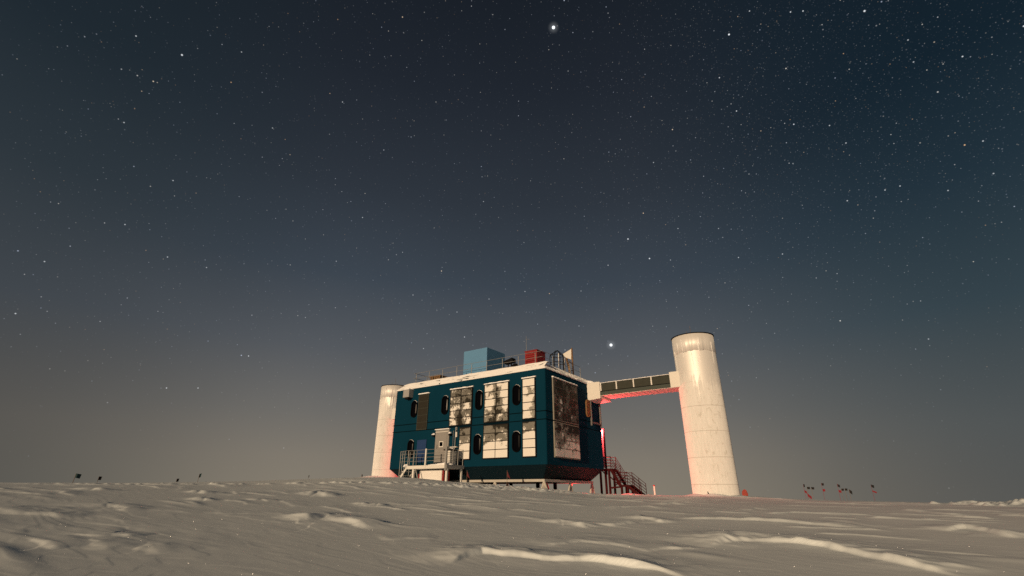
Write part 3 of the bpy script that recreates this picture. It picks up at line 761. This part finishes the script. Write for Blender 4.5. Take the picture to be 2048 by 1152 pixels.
# --- safety cage over the roof ladder
cg = MB(); ccx, ccy, cr_ = -1.15, 3.72, .55
pts8 = [(ccx + cr_ * cos(a), ccy + cr_ * sin(a)) for a in [pi / 4 * k + .2 for k in range(8)]]
for k in range(8):
    x, y = pts8[k]; x2, y2 = pts8[(k + 1) % 8]
    if k not in (2, 5): cg.tube((x, y, 8.4), (x, y, 9.75), .026, 6)
    if k not in (2,): cg.tube((x, y, 9.75), (ccx + .1 * cos(k), ccy, 10.15), .026, 6)
    for z in (9.15, 9.72):
        if z < 9.5 or True: cg.tube((x, y, z), (x2, y2, z), .026, 6)
cg.build('ladder_cage', 'dark_metal', bld)
for dy in (-.45, .45): MB().tube((-.72, ccy + dy, 8.2), (-.72, ccy + dy, 9.75), .032, 6).build('ladder_rail', 'white_steel', bld)

# ------------------------------------------------------------------ things standing on the roof
solo('roof_shed', MB().box(-9.15, 2.0, ZR + .003, -6.67, 4.5, 10.92), 'blue_box', (-7.9, 3.2, ZR), 'tall pale blue painted box standing on the laboratory roof', 'shed', bevel=.02)
rb = thing('louvred_box', 'dark red louvred box on the roof beside the thin whip mast', 'box', (-2.4, 2.6, ZR))
rbb = MB().box(-2.95, 2.0, ZR + .003, -1.87, 3.22, 9.93).build('housing', 'red_box', rb, bevel=.015)
lv = MB()
for k in range(8):
    z = 8.62 + k * .16
    lv.hexa([(-2.88, 1.94, z), (-1.94, 1.94, z), (-1.94, 1.998, z), (-2.88, 1.998, z), (-2.88, 1.985, z + .09), (-1.94, 1.985, z + .09), (-1.94, 1.998, z + .09), (-2.88, 1.998, z + .09)])
lv.build('louvre_slats', 'red_box', rb)
MB().box(-3.0, 1.96, 9.932, -1.83, 3.26, 9.97).build('lid', 'red_box', rb)
ms = thing('whip_mast', 'thin white whip mast rising beside the dark red box', 'mast', (-3.02, 2.3, ZR))
MB().tube((-3.02, 2.3, ZR), (-3.02, 2.3, 9.9), .035).tube((-3.02, 2.3, 9.9), (-3.02, 2.3, 11.3), .018, r2=.008).build('pole', 'silver_pipe', ms)
MB().tube((-3.02, 2.3, 11.05), (-2.72, 2.3, 10.98), .008, 5).build('cross_arm', 'silver_pipe', ms)
vt = thing('roof_vent', 'low brown slatted vent at the left end of the roof', 'vent', (-11.6, 1.5, ZR))
MB().box(-12.25, 1.2, 8.95, -10.95, 2.2, 9.03).build('cover', 'brown', vt, bevel=.01)
MB().box(-12.1, 1.3, ZR, -11.1, 2.1, 8.948).build('housing', 'brown', vt)
sl = MB()
for k in range(5): sl.box(-12.15 + k * .26, 1.24, ZR, -12.07 + k * .26, 1.298, 8.948)
sl.build('slats', 'brown', vt)
dv = thing('camera_dome', 'black equipment head on a squat stand near the pale blue box', 'instrument', (-4.3, 2.0, ZR))
MB().hexa([(-4.85, 1.8, 9.22), (-3.95, 1.8, 9.30), (-3.95, 2.3, 9.30), (-4.85, 2.3, 9.22), (-4.9, 1.8, 9.42), (-4.05, 1.8, 9.62), (-4.05, 2.3, 9.62), (-4.9, 2.3, 9.42)]).build('head', 'dark_metal', dv, bevel=.02)
hb = MB(); hb.lathe(-3.9, 2.05, [(.0, 9.18), (.14, 9.15), (.24, 9.02), (.24, 8.86), (.14, 8.74), (0, 8.72)], 20); hb.build('drum', 'dark_metal', dv)
MB().tube((-4.6, 1.9, ZR), (-4.45, 2.0, 9.3), .045).tube((-3.95, 1.9, ZR), (-4.25, 2.0, 9.3), .045).tube((-4.3, 2.3, ZR), (-4.35, 2.1, 9.3), .045).tube((-4.8, 2.0, 8.95), (-4.0, 2.0, 8.85), .06).build('stand', 'dark_metal', dv)
MB().box(-4.75, 1.75, ZR + .004, -3.75, 2.4, 8.62).build('plinth', 'beige', dv)
an = thing('antenna_panel', 'white angled antenna panel on a brown post at the right end of the roof', 'antenna', (-.75, 5.5, ZR))
q = [(-1.58, 10.30), (-1.33, 10.03), (-.79, 9.76), (-.76, 10.62)]
MB().prism(q, 'y', (5.42, 5.50)).build('panel', 'beige', an)
MB().beam((-.70, 5.5, 8.3), (-.74, 5.5, 10.72), .09, .09).build('post', 'brown', an)
MB().prism([(-1.62, 10.34), (-1.33, 10.0), (-1.25, 10.0), (-.74, 9.72), (-.74, 10.68)], 'y', (5.503, 5.56)).build('backing_board', 'brown', an)
MB().beam((-1.3, 5.56, 10.0), (-.95, 5.6, 8.45), .16, .05).beam((-1.05, 5.56, 9.7), (-.74, 5.56, 9.35), .06, .05).beam((-1.2, 5.58, 8.9), (-.74, 5.56, 8.9), .06, .05).build('brace', 'brown', an)

# ------------------------------------------------------------------ bridges and towers
TR = 1.42
def tower(name, cx, cy, label, hole=False):
    t = thing(name, label, 'tower', (cx, cy, gz(cx, cy)))
    zb = -1.6
    prof = [(TR, zb)]
    for z in (1.21, 2.94, 4.6, 6.1, 7.72): prof += [(TR, z - .012), (TR + .010, z - .010), (TR + .010, z + .010), (TR, z + .012)]
    prof += [(TR, 9.16), (TR, 10.36), (TR - .03, 10.36), (TR - .03, 10.0), (0.0, 10.0)]
    mb = MB(); mb.lathe(cx, cy, prof, 128); sh = mb.build('shell', 'tower', t)
    # sleeve round the top with a ragged lower edge
    n = 160; vs = []; fs = []
    for i in range(n):
        a = 2 * pi * i / n
        z0 = 9.13 + .07 * float(vnoise(np.array(a * 4.0 + 3), np.array(1.0), 4)) + .05 * float(vnoise(np.array(a * 14.0), np.array(5.0), 6))
        c_, s_ = cos(a), sin(a)
        vs += [(cx + (TR + .006) * c_, cy + (TR + .006) * s_, z0), (cx + (TR + .026) * c_, cy + (TR + .026) * s_, z0), (cx + (TR + .016) * c_, cy + (TR + .016) * s_, 10.37), (cx + (TR + .004) * c_, cy + (TR + .004) * s_, 10.37)]
    for i in range(n):
        j = (i + 1) % n
        for k in range(4): fs.append((4 * i + k, 4 * j + k, 4 * j + (k + 1) % 4, 4 * i + (k + 1) % 4))
    MB().add(vs, fs, True).build('sleeve', 'tower', t)
    # thin dark lid, lifted a little at the back
    n = 96; vs = [(cx, cy, 10.44)]; fs = []
    for lay, (r_, dz) in enumerate(((TR + .06, .05), (TR + .06, .0))):
        for i in range(n):
            a = 2 * pi * i / n; vs.append((cx + r_ * cos(a), cy + r_ * sin(a), 10.385 + dz + .02 * (1 + sin(a))))
    for i in range(n):
        j = (i + 1) % n
        fs += [(1 + i, 1 + j, 1 + n + j, 1 + n + i), (0, 1 + i, 1 + j)]
    MB().add(vs, fs).build('lid', 'dark_metal', t)
    for (x, y, h) in ((-.3, -.2, .55), (-.05, 0, .95), (.12, .1, .5), (-.6, .2, .35)):
        MB().tube((cx + x, cy + y, 10.42), (cx + x, cy + y, 10.42 + h), .012, 5).build('lightning_rod', 'bamboo', t)
    # a few runs of bright ice down the shell
    rs = random.Random(5 if cx > 0 else 9)
    for k in range(9):
        a = radians(rs.uniform(215, 345)); z1 = rs.uniform(8.6, 10.2); z0 = z1 - rs.uniform(.5, 1.6); rr = TR + (.05 if z1 > 9.2 else .01)
        MB().tube((cx + rr * cos(a), cy + rr * sin(a), z1), (cx + (TR + .008) * cos(a + .02), cy + (TR + .008) * sin(a + .02), z0), .022, 6, r2=.006).build('ice_run', 'loose_snow', t)
    return t
tr = tower('cable_tower', 8.25, 7.3, 'tall frosted cylindrical tower right of the laboratory at the far end of the visible bridge')
w = to_world((8.25, 7.3, 0))
ta = radians(270 - 6)
hx, hy = 8.25 + TR * cos(ta), 7.3 + TR * sin(ta)
gzz = gz(hx, hy)
MB().add([(hx - .02, hy - .03, gzz - .1), (hx + .18, hy - .03, gzz - .1), (hx + .0, hy - .03, gzz + .22), (hx - .02, hy + .03, gzz - .1), (hx + .18, hy + .03, gzz - .1), (hx, hy + .03, gzz + .22)],
         [(0, 1, 2), (5, 4, 3), (0, 3, 4, 1), (1, 4, 5, 2), (2, 5, 3, 0)]).build('drain_opening', 'dark_metal', tr)
tower('cable_tower', -23.45, 7.3, 'cylindrical tower half hidden behind the left end of the teal laboratory')

def bridge(name, x0, x1, label, full=True):
    s = 1 if x1 > x0 else -1
    X = lambda t: x0 + s * t
    L = abs(x1 - x0)
    Y0, Y1 = 6.38, 8.22
    t = thing(name, label, 'bridge', ((x0 + x1) / 2, 7.3, 6.8))
    c1 = MB(); c1.hexa([(min(X(.003), X(1.08)), 6.34, 6.58), (max(X(.003), X(1.08)), 6.34, 6.66), (max(X(.003), X(1.08)), 8.28, 6.66), (min(X(.003), X(1.08)), 8.28, 6.58),
                       (min(X(.003), X(1.08)), 6.34, 7.95), (max(X(.003), X(1.08)), 6.34, 7.93), (max(X(.003), X(1.08)), 8.28, 7.93), (min(X(.003), X(1.08)), 8.28, 7.95)])
    c1.build('collar', 'beige', t, bevel=.012)
    c2 = MB().box(X(L - .78), 6.34, 6.84, X(L + .35), 8.26, 7.95)
    c2.build('collar', 'beige', t, bevel=.012)
    a, b_ = X(1.083), X(L - .783)
    MB().box(a, Y0 + .03, 7.20, b_, Y1 - .03, 7.80).build('cladding', 'bridge_panel', t)
    MB().box(a, Y0, 6.90, b_, Y1, 7.14).build('girder', 'bridge_beam', t)
    MB().box(a, Y0 + .06, 7.143, b_, Y1 - .06, 7.197).build('shadow_gap', 'dark_metal', t)
    u = MB().box(a, Y0 + .10, 6.865, b_, Y1 - .10, 6.897); n = 12
    for k in range(n + 1):
        x = a + (b_ - a) * k / n; u.box(x - .02, Y0 + .02, 6.84, x + .02, Y1 - .02, 6.8645)
    u.build('soffit', 'beige', t)
    nd = 4
    for k in range(nd):
        x = a + (b_ - a) * (k / nd + (.012 if k == 0 else 0)); MB().box(x - .045, Y0 + .005, 7.21, x + .045, Y0 + .028, 7.80).build('batten', 'white_steel', t)
    cp = MB(); rr = random.Random(3); n = 40
    for k in range(n):
        p, q_ = a + (b_ - a) * k / n, a + (b_ - a) * (k + 1) / n; h1, h2 = .03 + .02 * rr.random(), .03 + .02 * rr.random()
        if p > q_: p, q_ = q_, p
        cp.hexa([(p, Y0 - .01, 7.803), (q_, Y0 - .01, 7.803), (q_, Y1, 7.803), (p, Y1, 7.803), (p, Y0 + .02, 7.803 + h1), (q_, Y0 + .02, 7.803 + h2), (q_, Y1, 7.803 + h2), (p, Y1, 7.803 + h1)])
    cp.build('snow_cap', 'loose_snow', t)
bridge('cable_bridge', 0.0, 7.30, 'enclosed olive footbridge lit red underneath, joining laboratory and right tower')
bridge('cable_bridge', -14.75, -22.5, 'enclosed bridge mostly hidden behind the laboratory, ending at the left tower')

# ------------------------------------------------------------------ entrance platform in front of the door
pf = thing('entrance_platform', 'steel entrance platform with railings in front of the grey door', 'platform', (-8.9, -.9, gz(-8.9, -.9)))
MB().box(-10.75, -1.85, 1.50, -6.92, -.02, 1.72).build('deck', 'white_steel', pf, bevel=.01)
MB().box(-6.919, -1.86, 1.50, -6.86, -.02, 1.73).build('deck_edge', 'grey_box', pf)
ds = heap(-7.6, -1.15, 1.721, .75, .55, .20, 3.1); ds.build('deck_snow', 'loose_snow', pf)
heap(-8.3, -1.3, 1.721, .8, .4, .10, 1.1).build('deck_snow', 'loose_snow', pf)
heap(-9.6, -1.2, 1.721, 1.1, .5, .04, 2.1).build('deck_snow', 'loose_snow', pf)
def prail(pts, zz, z0, posts, top=2.80, r=.014, pr=.030, name='railing'):
    mb = MB()
    for z in zz: mb.path([(x, y, z) for x, y in pts], r, 6)
    for x, y in posts: mb.tube((x, y, z0), (x, y, top), pr, 8)
    return mb.build(name, 'silver_pipe', pf)
ZZ = (2.02, 2.27, 2.52, 2.77)
prail([(-10.72, -1.82), (-6.94, -1.82)], ZZ, 1.6, [(-10.72, -1.82), (-6.94, -1.82)])
MB().box(-8.99, -1.87, 1.55, -8.88, -1.80, 2.84).build('railing_post', 'white_steel', pf)
MB().box(-7.05, -1.89, 1.35, -6.90, -1.79, 2.90).build('railing_post', 'silver_pipe', pf)
prail([(-6.94, -1.82), (-6.94, -.1)], ZZ, 1.6, [(-6.94, -1.2), (-6.94, -.65), (-6.94, -.12)])
prail([(-10.72, -1.82), (-10.72, -1.0)], ZZ, 1.6, [(-10.72, -1.3), (-10.72, -1.0)])
# side steps on the left with their own rails
st = MB()
for k, z in enumerate((1.66, 1.38, 1.10)): st.box(-11.05 - k * .26, -1.82, z - .04, -10.78 - k * .26, -.95, z)
st.build('step', 'white_steel', pf)
MB().beam((-10.76, -1.84, 1.62), (-11.62, -1.84, .62), .05, .14).beam((-10.76, -.93, 1.62), (-11.62, -.93, .62), .05, .14).build('stringer', 'white_steel', pf)
sr = MB()
for z in (.35, .60, .85, 1.08):
    sr.tube((-10.78, -1.86, 1.70 + z), (-11.5, -1.86, 1.65 + z), .013, 6)
for x in (-11.5, -11.28, -11.05): sr.tube((x, -1.86, .8), (x, -1.86, 2.76), .024, 8)
for x in (-11.5, -11.05): sr.tube((x, -.93, .8), (x, -.93, 2.76), .024, 8)
sr.tube((-11.5, -1.86, 2.74), (-11.5, -.93, 2.74), .014, 6)
sr.build('step_railing', 'silver_pipe', pf)
heap(-10.95, -1.75, 1.67, .2, .2, .16, .4).build('deck_snow', 'loose_snow', pf)
for x, y in ((-10.2, -1.7), (-6.96, -1.72), (-6.98, -.2), (-10.2, -.3)):
    MB().box(x - .075, y - .06, -.2, x + .075, y + .06, 1.498).build('leg', 'white_steel', pf)
MB().tube((-10.0, -1.68, 1.45), (-9.5, -1.68, .3), .035).build('brace', 'silver_pipe', pf)
# snow-crusted goods beside the corner post
bx_ = thing('equipment_case', 'snow crusted grey case on the platform by the corner post', 'case', (-7.35, -.85, 1.72))
MB().box(-7.62, -1.3, 1.725, -7.12, -.6, 2.70).build('body', 'white_steel', bx_, bevel=.02)
MB().box(-7.70, -1.38, 2.702, -7.05, -.52, 2.78).build('lid', 'dark_metal', bx_, bevel=.01)
heap(-7.36, -.95, 2.781, .28, .36, .07, 1.5).build('snow_cap', 'loose_snow', bx_)
# white tank underneath
tk = thing('fuel_tank', 'white box tank tucked beneath the entrance platform', 'tank', (-9.0, -.9, gz(-9, -.9)))
MB().box(-10.12, -1.15, -.2, -7.95, -.35, 1.44).build('body', 'tank', tk, bevel=.05)
MB().box(-7.94, -1.1, -.2, -7.80, -.5, 1.40).build('end_frame', 'red_box', tk)
MB().box(-10.5, -.9, -.2, -10.3, -.5, 1.2).build('valve_post', 'red_box', tk)

# ------------------------------------------------------------------ back stairs
sx = thing('steel_staircase', 'dark steel staircase in two flights, lit red, behind the right end of the laboratory', 'stairs', (.8, 9.7, -.2))
def flight(xa, za, xb, zb, n):
    s = MB()
    for k in range(n):
        t = (k + .5) / n; x = xa + (xb - xa) * t; z = za + (zb - za) * (k + 1) / (n + 1)
        s.box(x - .12, 9.24, z - .035, x + .12, 10.16, z)
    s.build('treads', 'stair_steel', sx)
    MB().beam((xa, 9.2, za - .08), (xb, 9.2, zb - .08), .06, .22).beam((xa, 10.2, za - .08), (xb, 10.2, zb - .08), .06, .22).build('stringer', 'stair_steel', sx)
    for y in (9.2, 10.2):
        r_ = MB()
        for dz in (.25, .47, .69, .90): r_.tube((xa, y, za + dz), (xb, y, zb + dz), .02, 6)
        m = max(2, int(abs(xb - xa) / .4))
        for k in range(m + 1):
            t = k / m; x = xa + (xb - xa) * t; z = za + (zb - za) * t; r_.tube((x, y, z - .05), (x, y, z + .92), .024, 6)
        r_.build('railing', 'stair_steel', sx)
def landing(xa, xb, z, back=True):
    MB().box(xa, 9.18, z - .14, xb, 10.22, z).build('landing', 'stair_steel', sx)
    for y in (9.2, 10.2):
        r_ = MB()
        for dz in (.22, .44, .66, .88): r_.tube((xa, y, z + dz), (xb, y, z + dz), .022, 6)
        for x in (xa, xb): r_.tube((x, y, z), (x, y, z + .9), .026, 6)
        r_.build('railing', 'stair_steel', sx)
landing(-1.2, .25, 1.74)
flight(.25, 1.74, .95, .58, 6)
landing(.95, 1.52, .56)
flight(1.52, .56, 2.55, -.25, 6)
for x, y, z in ((-.25, 9.25, 1.6), (.05, 9.25, 1.6), (.05, 10.15, 1.6), (-1.1, 10.15, 1.6), (1.0, 9.25, .42), (1.48, 9.25, .42), (1.0, 10.15, .42), (1.48, 10.15, .42)):
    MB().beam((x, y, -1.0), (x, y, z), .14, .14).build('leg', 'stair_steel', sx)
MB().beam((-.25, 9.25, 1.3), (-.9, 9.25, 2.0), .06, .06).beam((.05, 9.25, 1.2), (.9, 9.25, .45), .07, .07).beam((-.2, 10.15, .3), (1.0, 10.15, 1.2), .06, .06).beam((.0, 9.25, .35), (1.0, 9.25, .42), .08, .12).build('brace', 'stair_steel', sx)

# ------------------------------------------------------------------ red lamps on the rear wall and below the floor
def red_lamp(x, y, z, power, label, kind='wall', size=.06):
    t = thing('red_lamp', label, 'lamp', (x, y, z), 'red lamps round the back of the laboratory')
    MB().tube((x, y, z), (x, y, z + .10), .07, 12).build('cap', 'dark_metal', t)
    g = MB(); g.lathe(x, y, [(.0, z - .16), (.05, z - .14), (.065, z - .06), (.06, z - .003)], 16); g.build('globe', 'red_lamp', t)
    if kind == 'wall': MB().tube((x, y, z + .06), (x, BW + .003, z + .06), .025, 6).build('bracket', 'dark_metal', t)
    ld = bpy.data.lights.new('red light', 'POINT'); ld.energy = power; ld.color = (1.0, .07, .07); ld.shadow_soft_size = size
    lo = bpy.data.objects.new('light', ld); COL.objects.link(lo); lo.parent = t; lo.location = (0, .02, -.26)
    return t
red_lamp(-.22, 8.80, 5.1, 1700, 'red lamp on a bracket behind the right corner of the laboratory')
red_lamp(-14.55, 8.80, 5.1, 1700, 'red lamp on a bracket behind the left end of the laboratory')
red_lamp(-.62, 9.85, 3.4, 800, 'red lamp on the rear stair landing, hidden by the laboratory', 'floor', .05)
red_lamp(-2.2, 7.2, .62, 35, 'red lamp under the laboratory floor', 'floor', .08)

# ------------------------------------------------------------------ flags and markers
def polar(azd, d): return Vector((d * sin(radians(azd)), d * cos(radians(azd)), 0))
def marker(name, azd, d, eltop, label, cat, group, cloths, pole_m='bamboo', pr=.014, sunk=.0):
    """a cane with one or two small cloths; cloths = (height below the top, width, drop, material, lean)"""
    p = polar(azd, d); g0 = float(ground_z(np.array([p.x]), np.array([p.y]))[0]); H = d * tan(radians(eltop)) - g0
    o = bpy.data.objects.new(name, None); COL.objects.link(o); o.location = (p.x, p.y, g0); o.rotation_euler = (0, 0, -radians(azd)); o['_org'] = (0, 0, 0)
    tag(o, label, cat, group)
    MB().tube((0, 0, -.2), (.02, 0, H), pr, 6).build('pole', pole_m, o)
    for dz, wd_, dr, m, sh in cloths:
        n = 6; vs = []; fs = []; wd_ *= .8; dr *= .85
        for th in (-.006, .006):
            for k in range(n + 1):
                t = k / n; y = .05 * sin(t * 5 + azd) + th
                vs += [(.02 + wd_ * t, y, H - dz + sh * t), (.02 + wd_ * t * .9, y, H - dz - dr + sh * t)]
        o2 = 2 * (n + 1)
        for k in range(n): fs += [(2 * k, 2 * k + 1, 2 * k + 3, 2 * k + 2), (o2 + 2 * k, o2 + 2 * k + 2, o2 + 2 * k + 3, o2 + 2 * k + 1), (2 * k, 2 * k + 2, o2 + 2 * k + 2, o2 + 2 * k), (2 * k + 1, o2 + 2 * k + 1, o2 + 2 * k + 3, 2 * k + 3)]
        fs += [(0, o2, o2 + 1, 1), (2 * n, 2 * n + 1, o2 + 2 * n + 1, o2 + 2 * n)]
        MB().add(vs, fs).build('cloth', m, o)
    return o
FL = 'flags marking the route on the left'
marker('route_flag', -40.66, 34, 1.31, 'dark teal square flag farthest left on the snow field, largest of the left flags', 'flag', FL, [(0, .28, .24, 'teal_cloth', -.04)])
marker('route_flag', -39.06, 50, 1.10, 'small black flag just right of the dark teal square flag', 'flag', FL, [(0, .24, .30, 'black_cloth', 0)])
marker('route_flag', -33.31, 50, 1.02, 'small black flag standing lowest, left of the slanting teal flag', 'flag', FL, [(0, .2, .28, 'black_cloth', .02)])
marker('route_flag', -31.59, 50, 1.48, 'small slanting teal flag in the middle of the left snow field', 'flag', FL, [(0, .18, .36, 'teal_cloth', .06)])
marker('route_flag', -21.76, 70, 1.55, 'tiny dark flag alone between the teal flag and the left tower', 'flag', FL, [(0, .10, .34, 'teal_cloth', 0)])
marker('route_flag', -16.43, 70, 1.72, 'tiny black flag close beside the left tower', 'flag', FL, [(0, .16, .34, 'black_cloth', -.05)])
FR = 'flags clustered on the horizon right of the tower'
K = 'black_cloth'; R_ = 'marker_red'
for azd, d, el, lab, cl in [
    (29.80, 46, .86, 'leftmost of the horizon flags, black cloth over a red one', [(0, .12, .24, K, 0), (.42, .18, .2, R_, -.1)]),
    (30.07, 48, .62, 'black flag just right of the leftmost horizon flag', [(0, .26, .2, K, 0)]),
    (30.42, 48, .61, 'third black flag from the left on the horizon', [(0, .26, .2, K, -.02)]),
    (29.98, 40, .05, 'low red flag drooping to the snow beneath the other horizon flags', [(0, .26, .22, R_, -.2)]),
    (31.33, 46, .95, 'tall flag with black over red cloth, fourth from the left', [(0, .2, .2, K, 0), (.42, .2, .2, R_, 0)]),
    (32.60, 46, .88, 'tall flag with black over red cloth in the middle of the horizon group', [(0, .2, .22, K, -.08), (.42, .2, .2, R_, -.04)]),
    (32.83, 52, .47, 'black flag just right of the middle tall flag', [(0, .24, .2, K, 0)]),
    (33.11, 52, .48, 'small black flag second right of the middle tall flag', [(0, .24, .2, K, 0)]),
    (33.42, 48, .42, 'long slanting black flag right of the small black pair', [(0, .22, .3, K, -.14)]),
    (35.20, 46, .82, 'rightmost horizon flag, standing apart, black over red cloth', [(0, .22, .22, K, -.06), (.40, .3, .12, R_, -.1)])]:
    marker('route_flag', azd, d, el, lab, 'flag', FR, cl, 'marker_red' if len(cl) > 1 or R_ in cl[0] else 'bamboo', .009)
def pennant(lx, ly, h, label):
    g0 = gz(lx, ly); t = thing('pennant', label, 'flag', (lx, ly, g0), 'red pennants in front of the laboratory')
    MB().tube((lx, ly, g0 - .2), (lx, ly, g0 + h), .012, 6).build('pole', 'bamboo', t)
    MB().prism([(lx, g0 + h - .02), (lx, g0 + h - .36), (lx + .26, g0 + h - .52)], 'y', (ly - .008, ly + .008)).build('cloth', 'faded_red', t)
pennant(-5.75, -1.0, .78, 'faded red pennant on a thin cane before the middle of the long wall')
pennant(-2.25, -1.2, .98, 'faded red pennant on a thin cane nearer the front corner')
# lone stake
p = thing('snow_stake', 'short red stake standing in the snow between staircase and right tower', 'stake', (3.4, 9.6, gz(3.4, 9.6)))
g0 = gz(3.4, 9.6)
MB().tube((3.4, 9.6, g0 - .3), (3.4, 9.6, g0 + .62), .055, 10).build('post', 'beige', p)
MB().tube((3.4, 9.6, g0 + .622), (3.4, 9.6, g0 + .70), .07, 10).build('cap', 'red_cloth', p)
# orange crumpled bag right of the tower foot
def bag(lx, ly, label):
    g0 = gz(lx, ly); t = MB(); n, m = 22, 12; vs = []; fs = []; rr = random.Random(2)
    for k in range(m + 1):
        ph = pi * k / m - pi / 2
        for i in range(n):
            a = 2 * pi * i / n; w_ = 1 + .30 * float(vnoise(np.array(a * 1.9 + k * .8), np.array(k * .9), 3)) + .22 * rr.uniform(-.5, .5)
            vs.append((lx + .17 * cos(a) * cos(ph) * w_, ly + .14 * sin(a) * cos(ph) * w_, g0 + .15 + .24 * sin(ph) * (w_ * .5 + .5)))
    for k in range(m):
        for i in range(n): fs.append((k * n + i, k * n + (i + 1) % n, (k + 1) * n + (i + 1) % n, (k + 1) * n + i))
    t.add(vs, fs)
    return solo('marker_bag', t, 'orange_cloth', (lx, ly, g0), label, 'bag')
bag(9.93, 7.6, 'crumpled orange bag lying in the snow at the right foot of the tower')
# red drum under the floor
dr = thing('fuel_drum', 'red drum half buried under the laboratory floor', 'drum', (-3.4, 1.9, gz(-3.4, 1.9)))
g0 = gz(-3.4, 1.9)
mb = MB(); mb.lathe(-3.4, 1.9, [(0, g0 - .1), (.2, g0 - .1), (.2, g0 + .1), (.21, g0 + .12), (.2, g0 + .14), (.2, g0 + .36), (0, g0 + .36)], 24); mb.build('body', 'red_cloth', dr)
MB().tube((-3.32, 1.9, g0 + .36), (-3.32, 1.9, g0 + .40), .035, 8).build('bung', 'dark_metal', dr)

# ------------------------------------------------------------------ ice crystals glinting on the near snow
def glints():
    rr = random.Random(21); mb = MB()
    for k in range(110):
        a = radians(rr.uniform(-46, 46)); d_ = rr.uniform(6.8, 12.5); x, y = d_ * sin(a), d_ * cos(a)
        z = float(ground_z(np.array([x]), np.array([y]))[0]) + .006
        v = (-Vector((x, y, z))).normalized(); nrm = (v + mdir).normalized()
        nrm = (nrm + Vector((rr.gauss(0, .07), rr.gauss(0, .07), rr.gauss(0, .07)))).normalized()
        e1 = nrm.cross(Vector((0, 0, 1))).normalized(); e2 = nrm.cross(e1); s = rr.uniform(.0010, .0026)
        c = Vector((x, y, z)); ring_ = [c + (e1 * cos(q) + e2 * sin(q)) * s for q in [pi / 3 * i for i in range(6)]]
        mb.add(ring_ + [c - nrm * s * .6], [(0, 1, 2, 3, 4, 5)] + [((i + 1) % 6, i, 6) for i in range(6)])
    o = mb.build('ice_crystals', mat('ice crystal', (.9, .93, 1), .45, .9))
    o['kind'] = 'stuff'; o['label'] = 'tiny ice crystals glinting on the near snow'; o['category'] = 'ice'
glints()

for o in list(bpy.data.objects):
    if '_org' in o.keys(): del o['_org']
